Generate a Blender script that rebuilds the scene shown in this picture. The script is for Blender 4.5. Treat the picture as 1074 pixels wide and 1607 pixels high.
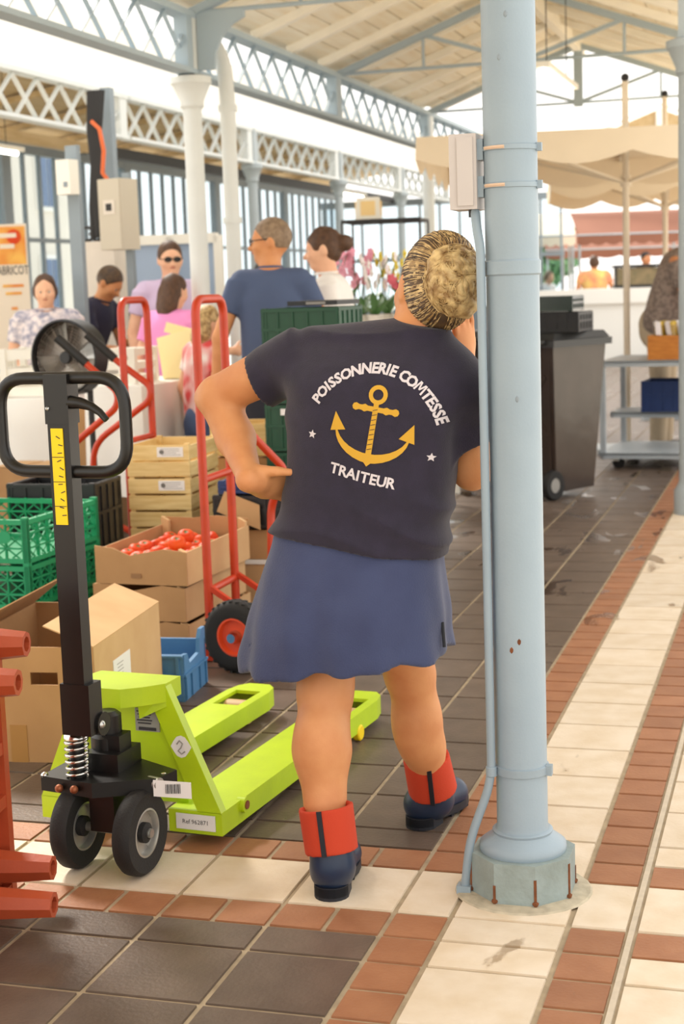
import bpy, bmesh, math, random
import numpy as np
from mathutils import Vector, Matrix
from mathutils.bvhtree import BVHTree
for o in list(bpy.data.objects): bpy.data.objects.remove(o)
SC = bpy.context.scene; COL = SC.collection
random.seed(7); R = math.radians

# ------------------------------------------------ camera, sky, sun, exposure
cam_data = bpy.data.cameras.new('camera'); cam = bpy.data.objects.new('camera', cam_data); COL.objects.link(cam)
cam_data.sensor_fit = 'VERTICAL'; cam_data.sensor_height = 36; cam_data.lens = 54.84
yaw, pit, rol = 0.29088, -0.14352, -0.0344
fw = Vector((-math.sin(yaw)*math.cos(pit), math.cos(yaw)*math.cos(pit), math.sin(pit)))
rt = Vector((math.cos(yaw), math.sin(yaw), 0)); up = rt.cross(fw)
r2 = rt*math.cos(rol)+up*math.sin(rol); u2 = -rt*math.sin(rol)+up*math.cos(rol)
M = Matrix((r2, u2, -fw)).transposed().to_4x4(); M.translation = (0.907, -3.208, 1.445)
cam.matrix_world = M; SC.camera = cam
cam_data.dof.use_dof = True; cam_data.dof.focus_distance = 3.75; cam_data.dof.aperture_fstop = 5.0
cam_data.clip_start = 0.05; cam_data.clip_end = 300

world = bpy.data.worlds.new('sky'); SC.world = world; world.use_nodes = True
wn = world.node_tree.nodes; bg = wn['Background']
bg.inputs['Color'].default_value = (1.0, 0.972, 0.925, 1); bg.inputs['Strength'].default_value = 2.6

sun_data = bpy.data.lights.new('sun', 'SUN'); sun = bpy.data.objects.new('sun', sun_data); COL.objects.link(sun)
sun_data.energy = 7.0; sun_data.angle = R(12); sun_data.color = (1.0, 0.94, 0.85)
sun.rotation_euler = Vector((-0.75, 0.75, 1.0)).to_track_quat('Z', 'Y').to_euler(); sun.location = (-10, 10, 14)

vs = SC.view_settings; vs.view_transform = 'Standard'; vs.look = 'None'; vs.gamma = 1.0; vs.exposure = -0.52
vs.use_curve_mapping = False

# ------------------------------------------------ materials
def lin(c):
    return tuple(((v/255)/12.92 if v/255 <= 0.04045 else ((v/255+0.055)/1.055)**2.4) for v in c)
MATS = {}
def mat(name, rgb, rough=0.6, metal=0.0, var=0.0, scale=8.0, rgb2=None, bump=0.0, bscale=60.0, rand=0.0, spec=0.5, stretch=None, trans=0.0, detail=3.0, sheen=0.0, emit=0.0, coord='pos'):
    """procedural material: base colour, optional noise mix towards rgb2, per-object random value, noise bump"""
    m = bpy.data.materials.new(name); m.use_nodes = True; MATS[name] = m
    nt = m.node_tree; N = nt.nodes; L = nt.links; b = N['Principled BSDF']
    b.inputs['Roughness'].default_value = rough; b.inputs['Metallic'].default_value = metal
    b.inputs['Specular IOR Level'].default_value = spec
    if trans: b.inputs['Transmission Weight'].default_value = trans
    if sheen: b.inputs['Sheen Weight'].default_value = sheen
    c1 = lin(rgb)+(1,); c2 = lin(rgb2)+(1,) if rgb2 else tuple(v*(1-var) for v in c1[:3])+(1,)
    b.inputs['Base Color'].default_value = c1
    def vec():
        if coord == 'obj':
            t = N.new('ShaderNodeTexCoord'); s = t.outputs['Object']
        else:
            t = N.new('ShaderNodeNewGeometry'); s = t.outputs['Position']
        if stretch:
            mp = N.new('ShaderNodeMapping'); mp.inputs['Scale'].default_value = stretch; L.new(s, mp.inputs['Vector']); s = mp.outputs['Vector']
        return s
    src = None
    if var or rgb2:
        n = N.new('ShaderNodeTexNoise'); n.inputs['Scale'].default_value = scale; n.inputs['Detail'].default_value = detail
        L.new(vec(), n.inputs['Vector'])
        r = N.new('ShaderNodeValToRGB'); r.color_ramp.elements[0].position = 0.35; r.color_ramp.elements[1].position = 0.68
        r.color_ramp.elements[0].color = c1; r.color_ramp.elements[1].color = c2
        L.new(n.outputs['Fac'], r.inputs['Fac']); src = r.outputs['Color']
    if rand:
        oi = N.new('ShaderNodeObjectInfo'); h = N.new('ShaderNodeHueSaturation')
        mr = N.new('ShaderNodeMapRange'); mr.inputs['To Min'].default_value = 1-rand; mr.inputs['To Max'].default_value = 1+rand
        L.new(oi.outputs['Random'], mr.inputs['Value']); L.new(mr.outputs['Result'], h.inputs['Value'])
        if src: L.new(src, h.inputs['Color'])
        else: h.inputs['Color'].default_value = c1
        src = h.outputs['Color']
    if src: L.new(src, b.inputs['Base Color'])
    if bump:
        n2 = N.new('ShaderNodeTexNoise'); n2.inputs['Scale'].default_value = bscale; n2.inputs['Detail'].default_value = 3
        L.new(vec(), n2.inputs['Vector'])
        bp = N.new('ShaderNodeBump'); bp.inputs['Strength'].default_value = bump; bp.inputs['Distance'].default_value = 0.01
        L.new(n2.outputs['Fac'], bp.inputs['Height']); L.new(bp.outputs['Normal'], b.inputs['Normal'])
    if emit:
        b.inputs['Emission Color'].default_value = c1; b.inputs['Emission Strength'].default_value = emit
    return m

# ------------------------------------------------ mesh helpers
def frame_of(d, upv=None):
    d = Vector(d).normalized(); u = Vector(upv) if upv else (Vector((0,0,1)) if abs(d.z) < 0.95 else Vector((0,1,0)))
    x = u.cross(d).normalized(); y = d.cross(x); return x, y, d
class MB:
    def __init__(s): s.bm = bmesh.new()
    def hexa(s, p):
        v = [s.bm.verts.new(q) for q in p]
        for f in ((0,3,2,1),(4,5,6,7),(0,1,5,4),(1,2,6,5),(2,3,7,6),(3,0,4,7)): s.bm.faces.new([v[i] for i in f])
        return s
    def box(s, c, d, rot=None, taper=1.0):
        x, y, z = d[0]/2, d[1]/2, d[2]/2; t = taper
        p = [(-x,-y,-z),(x,-y,-z),(x,y,-z),(-x,y,-z),(-x*t,-y*t,z),(x*t,-y*t,z),(x*t,y*t,z),(-x*t,y*t,z)]
        c = Vector(c); return s.hexa([c + (rot @ Vector(q) if rot else Vector(q)) for q in p])
    def beam(s, a, b, w, h, upv=None):
        a, b = Vector(a), Vector(b); x, y, d = frame_of(b-a, upv); x = x*w/2; y = y*h/2
        return s.hexa([a-x-y, a+x-y, a+x+y, a-x+y, b-x-y, b+x-y, b+x+y, b-x+y])
    def tube(s, pts, r, n=10, closed=False, caps=True):
        P = [Vector(p) for p in pts]; m = len(P); rr = r if isinstance(r, (list, tuple)) else [r]*m
        T = []
        for i in range(m):
            if closed: t = P[(i+1) % m]-P[i-1]
            else: t = P[min(i+1, m-1)]-P[max(i-1, 0)]
            T.append(t.normalized())
        x, y, _ = frame_of(T[0]); rings = []
        for i in range(m):
            x = (x - T[i]*x.dot(T[i])).normalized(); y = T[i].cross(x)
            rings.append([s.bm.verts.new(P[i]+(x*math.cos(2*math.pi*k/n)+y*math.sin(2*math.pi*k/n))*rr[i]) for k in range(n)])
        for i in range(m if closed else m-1):
            a, b = rings[i], rings[(i+1) % m]
            for k in range(n): s.bm.faces.new((a[k], a[(k+1) % n], b[(k+1) % n], b[k]))
        if caps and not closed:
            s.bm.faces.new(rings[0][::-1]); s.bm.faces.new(rings[-1])
        return s
    def cyl(s, a, b, r, n=16, r2=None): return s.tube([a, b], [r, r if r2 is None else r2], n)
    def lathe(s, prof, n=24, c=(0,0,0), axis=(0,0,1), closed=False):
        """prof: (radius, height) pairs along axis"""
        x, y, d = frame_of(axis); c = Vector(c); rings = []
        for r, h in prof:
            if r < 1e-6: rings.append([s.bm.verts.new(c+d*h)])
            else: rings.append([s.bm.verts.new(c+d*h+(x*math.cos(2*math.pi*k/n)+y*math.sin(2*math.pi*k/n))*r) for k in range(n)])
        prs = list(zip(rings[:-1], rings[1:])) + ([(rings[-1], rings[0])] if closed else [])
        for a, b in prs:
            for k in range(n):
                q = []
                for v in (a[k % len(a)], a[(k+1) % len(a)], b[(k+1) % len(b)], b[k % len(b)]):
                    if v not in q: q.append(v)
                if len(q) > 2:
                    try: s.bm.faces.new(q)
                    except ValueError: pass
        if not closed:
            for rg, fl in ((rings[0], True), (rings[-1], False)):
                if len(rg) > 2: s.bm.faces.new(rg[::-1] if fl else rg)
        return s
    def prism(s, poly, h, O=(0,0,0), X=(1,0,0), Y=(0,1,0)):
        O, X, Y = Vector(O), Vector(X), Vector(Y); Z = X.cross(Y).normalized()*h
        a = [s.bm.verts.new(O+X*p[0]+Y*p[1]) for p in poly]; b = [s.bm.verts.new(v.co+Z) for v in a]; n = len(a)
        s.bm.faces.new(a[::-1]); s.bm.faces.new(b)
        for i in range(n): s.bm.faces.new((a[i], a[(i+1) % n], b[(i+1) % n], b[i]))
        return s
    def poly(s, pts):
        s.bm.faces.new([s.bm.verts.new(p) for p in pts]); return s
    def grid(s, fn, nu, nv):
        v = [[s.bm.verts.new(fn(i/nu, j/nv)) for j in range(nv+1)] for i in range(nu+1)]
        for i in range(nu):
            for j in range(nv): s.bm.faces.new((v[i][j], v[i+1][j], v[i+1][j+1], v[i][j+1]))
        return s
    def ball(s, c, r, sub=2):
        r = r if isinstance(r, (tuple, list)) else (r, r, r)
        bmesh.ops.create_icosphere(s.bm, subdivisions=sub, radius=1, matrix=Matrix.Translation(c) @ Matrix.Diagonal((*r, 1))); return s
    def build(s, name, m, parent=None, smooth=None, bevel=0.0, seg=1, link=True):
        bm = s.bm
        if bevel:
            es = [e for e in bm.edges if len(e.link_faces) == 2 and e.calc_face_angle(0) > 0.6]
            bmesh.ops.bevel(bm, geom=es, offset=bevel, segments=seg, affect='EDGES', profile=0.5, clamp_overlap=True)
        bmesh.ops.recalc_face_normals(bm, faces=bm.faces)
        me = bpy.data.meshes.new(name); bm.to_mesh(me); bm.free()
        if smooth is not None:
            me.shade_smooth(); me.set_sharp_from_angle(angle=R(smooth))
        me.materials.append(m)
        o = bpy.data.objects.new(name, me)
        if link: COL.objects.link(o)
        if parent: o.parent = parent
        return o
def tag(o, label, cat, group=None):
    o['label'] = label; o['category'] = cat
    if group: o['group'] = group
    return o
def thing(name, label, cat, loc=(0,0,0), rotz=0.0, group=None):
    o = bpy.data.objects.new(name, None); COL.objects.link(o); o.empty_display_size = 0.1
    o.location = loc; o.rotation_euler = (0, 0, rotz); return tag(o, label, cat, group)
def struct(o): o['kind'] = 'structure'; return o
def kids(o): return list(o.children)
def dup(root, loc, rotz=None, label=None, group=None):
    def cp(o, par):
        c = o.copy(); COL.objects.link(c)
        if par: c.parent = par
        for ch in kids(o): cp(ch, c)
        return c
    r = cp(root, None); r.location = loc
    if rotz is not None: r.rotation_euler = (0, 0, rotz)
    if label: r['label'] = label
    if group: r['group'] = group
    return r
def inst(src, parent, loc, rot=None, name=None):
    o = src.copy(); COL.objects.link(o); o.parent = parent; o.location = loc
    if rot: o.rotation_euler = rot
    return o
def arcpts(c, r, a0, a1, n, X=(1,0,0), Y=(0,0,1)):
    c, X, Y = Vector(c), Vector(X), Vector(Y)
    return [c+X*(r*math.cos(a0+(a1-a0)*i/n))+Y*(r*math.sin(a0+(a1-a0)*i/n)) for i in range(n+1)]
def rpath(pts, rad, n=6):
    """polyline with rounded corners"""
    P = [Vector(p) for p in pts]; out = [P[0]]
    for i in range(1, len(P)-1):
        a, b, c = P[i-1], P[i], P[i+1]; d1 = (a-b); d2 = (c-b)
        q = min(rad, d1.length*0.49, d2.length*0.49); s, e = b+d1.normalized()*q, b+d2.normalized()*q
        for k in range(n+1):
            t = k/n; out.append(s*(1-t)**2 + b*2*t*(1-t) + e*t*t)
    out.append(P[-1]); return out
def text_mesh(txt, size, bold=0.0):
    cu = bpy.data.curves.new('lettering', 'FONT'); cu.body = txt; cu.size = size; cu.offset = bold
    cu.align_x = 'CENTER'; cu.resolution_u = 2
    o = bpy.data.objects.new('lettering', cu); COL.objects.link(o)
    me = bpy.data.meshes.new_from_object(o.evaluated_get(bpy.context.evaluated_depsgraph_get()))
    bpy.data.objects.remove(o); bpy.data.curves.remove(cu); return me
def text_obj(name, txt, size, m, parent, loc, rot, bold=0.0, thick=0.0):
    me = text_mesh(txt, size, bold); me.materials.clear(); me.materials.append(m)
    o = bpy.data.objects.new(name, me); COL.objects.link(o)
    if parent: o.parent = parent
    o.location = loc; o.rotation_euler = rot
    return o

# ------------------------------------------------ smooth bodies: signed distances meshed with surface nets
def sdf_mesh(prims, h, disp=None, pad=0.03):
    """prims: ('c',a,b,ra,rb,k) round cone; ('f',a,b,ra,rb,k) flat-ended cone; ('e',c,r,rot,k) ellipsoid;
    ('l',keys,k) loft of ellipses over z; ('-', prim) carve away; ('cut',p,n) keep the side against n"""
    lo = np.full(3, 1e9); hi = -lo
    def bb(p):
        if p[0] in 'cf':
            a, b = np.array(p[1], float), np.array(p[2], float); r = max(p[3], p[4]); return np.minimum(a, b)-r, np.maximum(a, b)+r
        if p[0] == 'e': c = np.array(p[1], float); r = max(p[2]) if p[3] is not None else np.array(p[2]); return c-r, c+r
        if p[0] == 'l':
            K = np.array(p[1], float); return np.array([(K[:,1]-K[:,3]).min(), (K[:,2]-K[:,4]).min(), K[:,0].min()]), np.array([(K[:,1]+K[:,3]).max(), (K[:,2]+K[:,4]).max(), K[:,0].max()])
    for p in prims:
        if p[0] in ('-', 'cut'): continue
        a, b = bb(p); lo = np.minimum(lo, a); hi = np.maximum(hi, b)
    lo -= pad; hi += pad; n = np.ceil((hi-lo)/h).astype(int)+1
    F = np.full(n, 0.2, np.float32)
    ax = [lo[i]+h*np.arange(n[i]) for i in range(3)]
    def ev(p, X, Y, Z):
        t = p[0]
        if t in 'cf':
            a, b = np.array(p[1], float), np.array(p[2], float); d = b-a; L = max(np.linalg.norm(d), 1e-6)
            u = ((X-a[0])*d[0]+(Y-a[1])*d[1]+(Z-a[2])*d[2])/(L*L); uc = np.clip(u, 0, 1)
            if t == 'c':
                return np.sqrt((X-a[0]-uc*d[0])**2+(Y-a[1]-uc*d[1])**2+(Z-a[2]-uc*d[2])**2)-(p[3]+(p[4]-p[3])*uc)
            rad = np.sqrt((X-a[0]-u*d[0])**2+(Y-a[1]-u*d[1])**2+(Z-a[2]-u*d[2])**2)-(p[3]+(p[4]-p[3])*uc)
            return np.maximum(rad, np.maximum(-u, u-1)*L)
        if t == 'e':
            x, y, z = X-p[1][0], Y-p[1][1], Z-p[1][2]
            if p[3] is not None:
                m = p[3].transposed(); x, y, z = m[0][0]*x+m[0][1]*y+m[0][2]*z, m[1][0]*x+m[1][1]*y+m[1][2]*z, m[2][0]*x+m[2][1]*y+m[2][2]*z
            r = p[2]; k0 = np.sqrt((x/r[0])**2+(y/r[1])**2+(z/r[2])**2); k1 = np.sqrt((x/r[0]**2)**2+(y/r[1]**2)**2+(z/r[2]**2)**2)+1e-9
            return k0*(k0-1)/k1
        if t == 'l':
            K = np.array(p[1], float); K = K[np.argsort(K[:,0])]; zz = Z.ravel(); f = [np.interp(zz, K[:,0], K[:,i]).reshape(Z.shape) for i in (1,2,3,4)]
            ker = max(1, int(0.03/h)); 
            x, y = (X-f[0]), (Y-f[1]); e = 2.4
            k0 = ((np.abs(x)/f[2])**e+(np.abs(y)/f[3])**e)**(1/e)
            return np.maximum((k0-1)*np.minimum(f[2], f[3]), np.maximum(K[0,0]-Z, Z-K[-1,0]))
    for p in prims:
        if p[0] == 'cut':
            q, nn = np.array(p[1], float), np.array(p[2], float); nn /= np.linalg.norm(nn)
            X, Y, Z = np.meshgrid(*ax, indexing='ij', sparse=True)
            F = np.maximum(F, ((X-q[0])*nn[0]+(Y-q[1])*nn[1]+(Z-q[2])*nn[2]).astype(np.float32)); continue
        neg = p[0] == '-'; q = p[1] if neg else p; k = q[-1] if q[-1] else 1e-4
        a, b = bb(q); i0 = np.maximum(((a-k-3*h-lo)/h).astype(int), 0); i1 = np.minimum(((b+k+3*h-lo)/h).astype(int)+2, n)
        if (i1 <= i0).any(): continue
        X, Y, Z = np.meshgrid(*[ax[i][i0[i]:i1[i]] for i in range(3)], indexing='ij', sparse=True)
        d = ev(q, X, Y, Z); sl = tuple(slice(i0[i], i1[i]) for i in range(3)); f = F[sl]
        if neg: f = -f
        hh = np.maximum(k-np.abs(f-d), 0); r = np.minimum(f, d)-hh*hh/(4*k)
        F[sl] = -r if neg else r
    if disp is not None:
        X, Y, Z = np.meshgrid(*ax, indexing='ij', sparse=True); F = F+disp(X, Y, Z).astype(np.float32)
    I = F < 0
    c = np.zeros(n-1, np.int8)
    for dx in (0,1):
        for dy in (0,1):
            for dz in (0,1): c += I[dx:n[0]-1+dx, dy:n[1]-1+dy, dz:n[2]-1+dz]
    act = (c > 0) & (c < 8); ids = -np.ones(act.shape, np.int64); idx = np.argwhere(act); ids[act] = np.arange(len(idx))
    acc = np.zeros((len(idx), 3)); cnt = np.zeros(len(idx))
    cs = [(0,0,0),(1,0,0),(0,1,0),(1,1,0),(0,0,1),(1,0,1),(0,1,1),(1,1,1)]
    for i in range(8):
        for j in range(i+1, 8):
            if sum(abs(cs[i][q]-cs[j][q]) for q in range(3)) != 1: continue
            A, B = idx+np.array(cs[i]), idx+np.array(cs[j]); fa, fb = F[tuple(A.T)], F[tuple(B.T)]; s = (fa < 0) != (fb < 0)
            t = np.where(s, fa/np.where(s, fa-fb, 1), 0)[:, None]; acc += np.where(s[:, None], A+(B-A)*t, 0); cnt += s
    V = lo+h*acc/cnt[:, None]; faces = []
    for axis in range(3):
        sl0 = [slice(1, n[i]-1) for i in range(3)]; sl1 = list(sl0); sl0[axis] = slice(0, n[axis]-1); sl1[axis] = slice(1, n[axis])
        A, B = I[tuple(sl0)], I[tuple(sl1)]; e = np.argwhere(A != B); s = A[A != B]
        e = e+np.array([0 if i == axis else 1 for i in range(3)]); o1, o2 = [(1,2),(2,0),(0,1)][axis]
        u = np.zeros(3, int); u[o1] = 1; v = np.zeros(3, int); v[o2] = 1
        q = np.stack([ids[tuple((e-u-v).T)], ids[tuple((e-v).T)], ids[tuple(e.T)], ids[tuple((e-u).T)]], 1)
        q[~s] = q[~s][:, ::-1]; faces.append(q)
    return V, np.concatenate(faces)
def mesh_obj(name, VF, m, parent=None, flip=False):
    V, Fq = VF; me = bpy.data.meshes.new(name); me.vertices.add(len(V)); me.vertices.foreach_set('co', V.astype(np.float32).ravel())
    Fq = Fq[:, ::-1] if flip else Fq
    me.loops.add(Fq.size); me.loops.foreach_set('vertex_index', Fq.ravel().astype(np.int32))
    me.polygons.add(len(Fq)); me.polygons.foreach_set('loop_start', np.arange(0, Fq.size, 4, dtype=np.int32))
    me.update(calc_edges=True); me.validate(); me.shade_smooth(); me.materials.append(m)
    o = bpy.data.objects.new(name, me); COL.objects.link(o)
    if parent: o.parent = parent
    return o
def sdf_obj(name, prims, h, m, parent=None, disp=None): return mesh_obj(name, sdf_mesh(prims, h, disp), m, parent)

# ================================================ the setting
mat('grout', (178,160,132), 0.85, var=0.25, scale=20)
def tile_mat(name, rgb, rgb2, rough, rand):
    """glazed floor tile: mottled colour, per-tile value, damp patches (smoother and darker) towards the wet end of the aisle"""
    m = mat(name, rgb, rough, rgb2=rgb2, scale=9, rand=rand, bump=0.12, bscale=90, spec=0.45, detail=6)
    nt = m.node_tree; N = nt.nodes; L = nt.links; b = N['Principled BSDF']
    g = N.new('ShaderNodeNewGeometry'); mp = N.new('ShaderNodeMapping'); mp.inputs['Scale'].default_value = (2.4, 1.1, 1)
    L.new(g.outputs['Position'], mp.inputs['Vector'])
    n = N.new('ShaderNodeTexNoise'); n.inputs['Scale'].default_value = 2.2; n.inputs['Detail'].default_value = 6; n.inputs['Distortion'].default_value = 0.8
    L.new(mp.outputs['Vector'], n.inputs['Vector'])
    s = N.new('ShaderNodeSeparateXYZ'); L.new(g.outputs['Position'], s.inputs['Vector'])
    w = N.new('ShaderNodeMapRange'); w.inputs['From Min'].default_value = 1.6; w.inputs['From Max'].default_value = 4.2; w.inputs['To Min'].default_value = -0.13; w.inputs['To Max'].default_value = -0.02
    L.new(s.outputs['Y'], w.inputs['Value'])
    a = N.new('ShaderNodeMath'); a.operation = 'ADD'; L.new(n.outputs['Fac'], a.inputs[0]); L.new(w.outputs['Result'], a.inputs[1])
    c = N.new('ShaderNodeMapRange'); c.inputs['From Min'].default_value = 0.56; c.inputs['From Max'].default_value = 0.6; L.new(a.outputs['Value'], c.inputs['Value'])
    mx = N.new('ShaderNodeMixRGB'); mx.blend_type = 'MULTIPLY'; mx.inputs['Color2'].default_value = (0.62,0.56,0.5,1)
    src = b.inputs['Base Color'].links[0].from_socket; L.new(src, mx.inputs['Color1']); L.new(c.outputs['Result'], mx.inputs['Fac']); L.new(mx.outputs['Color'], b.inputs['Base Color'])
    rr = N.new('ShaderNodeMapRange'); rr.inputs['To Min'].default_value = rough; rr.inputs['To Max'].default_value = 0.12
    L.new(c.outputs['Result'], rr.inputs['Value']); L.new(rr.outputs['Result'], b.inputs['Roughness'])
    return m
tile_mat('dark_tile', (104,88,76), (90,75,64), 0.42, 0.10)
tile_mat('red_tile', (164,112,78), (150,98,66), 0.5, 0.10)
tile_mat('cream_tile', (228,212,190), (216,196,168), 0.55, 0.05)

U = 0.135; GAP = 0.011
mat('bounce_pavement', (244,236,220), 0.85, var=0.06, scale=2)
struct(MB().box((-2.0, 20, -0.12), (90, 100, 0.1)).build('ground', MATS['bounce_pavement']))  # outdoor ground made pale to bounce light onto the ceiling
floor = struct(MB().box((-2.6, 10.5, -0.05), (9.0, 36, 0.09)).build('floor', MATS['grout']))
TM = {}
def tile_mesh(kind, a, b):
    if (kind, a, b) not in TM:
        w, d = a*U-GAP, b*U-GAP
        o = MB().box((0,0,-0.006), (w, d, 0.012), taper=1-0.004/w).build(kind+'_tile', MATS[kind+'_tile']); TM[(kind, a, b)] = o.data
        bpy.data.objects.remove(o)
    return TM[(kind, a, b)]
cells = []                                   # (kind, u0, v0, width, depth) in units of one small tile
VMIN, VMAX, VFAR = -9, 33, 200
def rows(v0, v1):
    """rows of the wide tiles: half rows next to the cross strip at v = 0..4"""
    out = []; v = -1
    out.append((-1, 1)); 
    while v > v0: out.append((v-2, 2)); v -= 2
    out.append((4, 1)); v = 5
    while v < v1: out.append((v, 2)); v += 2
    return out
def strip(kind, u, v0, v1):
    for v in range(v0, v1): cells.append((kind, u, v, 1, 1))
for v in range(VMIN, 0): cells.append(('red', 0, v, 1, 1)); cells.append(('red', 3, v, 1, 1))
for v in range(4, VFAR): cells.append(('red', 0, v, 1, 1)); cells.append(('red', 3, v, 1, 1))
for u in (0, 3):
    cells += [('red', u, 0, 1, 1), ('cream', u, 1, 1, 2), ('red', u, 3, 1, 1)]
cells += [('cream', 1, 0, 2, 1), ('cream', 1, 1, 2, 2), ('cream', 1, 3, 2, 2)]
cells += [('cream', 1, v, 2, d) for v, d in rows(VMIN, VFAR) if v != 4]
cells = [c for c in cells if not (c[0] == 'cream' and c[1] == 1 and c[2] == 3)] + [('cream', 1, 3, 2, 2)]
for u in range(-26, 0, 2):
    cells += [('red', u, 0, 1, 1), ('red', u+1, 0, 1, 1), ('red', u, 3, 1, 1), ('red', u+1, 3, 1, 1), ('cream', u, 1, 2, 2)]
for u in range(-44, 0, 2):
    for v, d in rows(VMIN, VFAR):
        if u >= -26 or v > 20: cells.append(('dark', u, v, 2, d))
for k in range(6):
    u = 4.1+2*k
    cells += [('red', u, 0, 2, 1), ('red', u, 3, 2, 1), ('cream', u, 1, 2, 2)]
    for v, d in rows(VMIN, VFAR): cells.append(('cream', u, v, 2, d))
near = {}; far = {'dark': MB(), 'red': MB(), 'cream': MB()}
camx, camy = 0.907, -3.208
def dist(c): return math.hypot((c[1]+c[3]/2)*U-camx, (c[2]+c[4]/2)*U-camy)
def seen(c):
    x, y = (c[1]+c[3]/2)*U-camx, (c[2]+c[4]/2)*U-camy; a = math.atan2(-x, y)-0.29
    return abs(a) < 0.30
for kind in ('dark', 'red', 'cream'):
    cs = sorted([c for c in cells if c[0] == kind], key=lambda c: (not seen(c), dist(c)))
    lim = {'dark': 290, 'red': 200, 'cream': 220}[kind]
    for i, (kd, u, v, a, b) in enumerate(cs):
        x, y = (u+a/2)*U, (v+b/2)*U
        if i < lim:
            o = bpy.data.objects.new(kind+'_tile', tile_mesh(kind, a, b)); COL.objects.link(o); o.parent = floor
            o.location = (x, y, random.uniform(-0.0006, 0.0006)); o.rotation_euler = (random.uniform(-.001,.001), random.uniform(-.001,.001), 0)
        else:
            w, d = a*U-GAP, b*U-GAP; far[kind].box((x, y, -0.006), (w, d, 0.012))
    o = far[kind].build(kind+'_tile_field', MATS[kind+'_tile'], floor); o['kind'] = 'stuff'
mat('joint', (205,190,168), 0.8, var=0.12, scale=30)
MB().box((4.05*U, 12, -0.004), (0.013, 27, 0.010)).build('joint_strip', MATS['joint'], floor)

# iron, paint and wood of the hall
mat('blue_paint', (172,182,186), 0.5, var=0.06, scale=6, bump=0.05, bscale=120)
mat('whitened_iron', (222,226,224), 0.5, var=0.05, scale=5)  # white tone puts the overexposed look of the left columns into the paint
mat('girder_paint', (168,184,194), 0.55)
mat('roof_board', (248,240,222), 0.7, rgb2=(240,226,200), scale=3, stretch=(6,0.6,6), rand=0.04)
mat('rafter', (250,244,230), 0.7, var=0.05)
mat('tan_board', (206,182,140), 0.75, rgb2=(190,162,116), scale=3, stretch=(4,0.6,4), rand=0.05)
mat('white_panel', (246,243,236), 0.7)
mat('frame_paint', (140,152,160), 0.5, var=0.06)
mat('black_cable', (30,27,26), 0.5)
mat('orange_cable', (222,104,46), 0.5)

# nave roof: boards on rafters, two slopes
XL, XR, ZE, ZR = -2.88, 0.27, 3.24, 3.82; XM = (XL+XR)/2; BAY = 3.3; PL = [6.4+BAY*i for i in range(6)]
Y0, Y1 = -7.0, 13.3
bk = MB()
for xe in (XL, XR):
    s = 1 if xe < XM else -1
    bk.hexa([(xe-0.12*s, Y0, ZE+0.03), (XM, Y0, ZR+0.07), (XM, Y1, ZR+0.07), (xe-0.12*s, Y1, ZE+0.03), (xe-0.12*s, Y0, ZE+0.07), (XM, Y0, ZR+0.11), (XM, Y1, ZR+0.11), (xe-0.12*s, Y1, ZE+0.07)] if s == 1 else
            [(XM, Y0, ZR+0.07), (xe+0.12, Y0, ZE+0.03), (xe+0.12, Y1, ZE+0.03), (XM, Y1, ZR+0.07), (XM, Y0, ZR+0.11), (xe+0.12, Y0, ZE+0.07), (xe+0.12, Y1, ZE+0.07), (XM, Y1, ZR+0.11)])
ceil = struct(bk.build('ceiling', MATS['roof_board']))
NB = 9
for xe in (XL, XR):
    dx, dz = (XM-xe)/NB, (ZR-ZE)/NB; ln = math.hypot(dx, dz); bm0 = MB().box((0,0,0), (ln-0.012, 1, 0.02)).build('roof_board', MATS['roof_board'], link=False)
    for k in range(NB):
        y = Y0
        while y < Y1-0.1:
            e = min(y+BAY/2 if y == Y0 and k % 2 else y+BAY, Y1)
            o = bpy.data.objects.new('roof_board', bm0.data); COL.objects.link(o); o.parent = ceil
            o.location = (xe+dx*(k+.5), (y+e)/2, ZE+dz*(k+.5)+0.03); o.rotation_euler = (0, -math.atan2(dz, dx) if dx > 0 else -math.atan2(dz, dx), 0); o.scale = (1, e-y-0.01, 1); y = e
    for j in range(38):
        yy = Y0+0.25+0.8*j
        if yy < Y1: MB().beam((xe, yy, ZE-0.01), (XM, yy, ZR-0.01), 0.06, 0.08, (0,1,0)).build('rafter', MATS['rafter'], ceil)
MB().beam((XM, Y0, ZR-0.05), (XM, Y1, ZR-0.05), 0.07, 0.14).build('ridge_beam', MATS['rafter'], ceil)

ORD = ['nearest', 'second', 'third', 'fourth', 'fifth']
def truss(i, y):
    t = thing('roof_truss', 'blue-grey iron roof truss with tie rod under the cream boards, %s from the camera' % ORD[i], 'truss', (XM, y, 3.18), 0, 'iron roof trusses'); g = MATS['girder_paint']
    h = (XR-XL)/2; zr = ZR-3.18-0.06; ze = ZE-3.18-0.05
    for s in (-1, 1): MB().beam((s*h, 0, ze), (0, 0, zr), 0.05, 0.07, (0,1,0)).build('top_chord', g, t)
    MB().cyl((-h, 0, 0.02), (h, 0, 0.02), 0.014, 8).build('tie_rod', g, t)
    MB().beam((0,0,-0.02), (0,0,zr), 0.09, 0.05, (0,1,0)).build('king_post', g, t)
    for s in (-1, 1):
        q = s*h*0.52; zq = ze+(zr-ze)*0.48
        MB().cyl((q,0,0.02), (q,0,zq), 0.012, 8).build('hanger', g, t)
        MB().beam((0,0,0.02), (q,0,zq), 0.03, 0.04, (0,1,0)).build('strut', g, t)
    return t
for i, y in enumerate(PL[:3]): truss(i, y)

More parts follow.
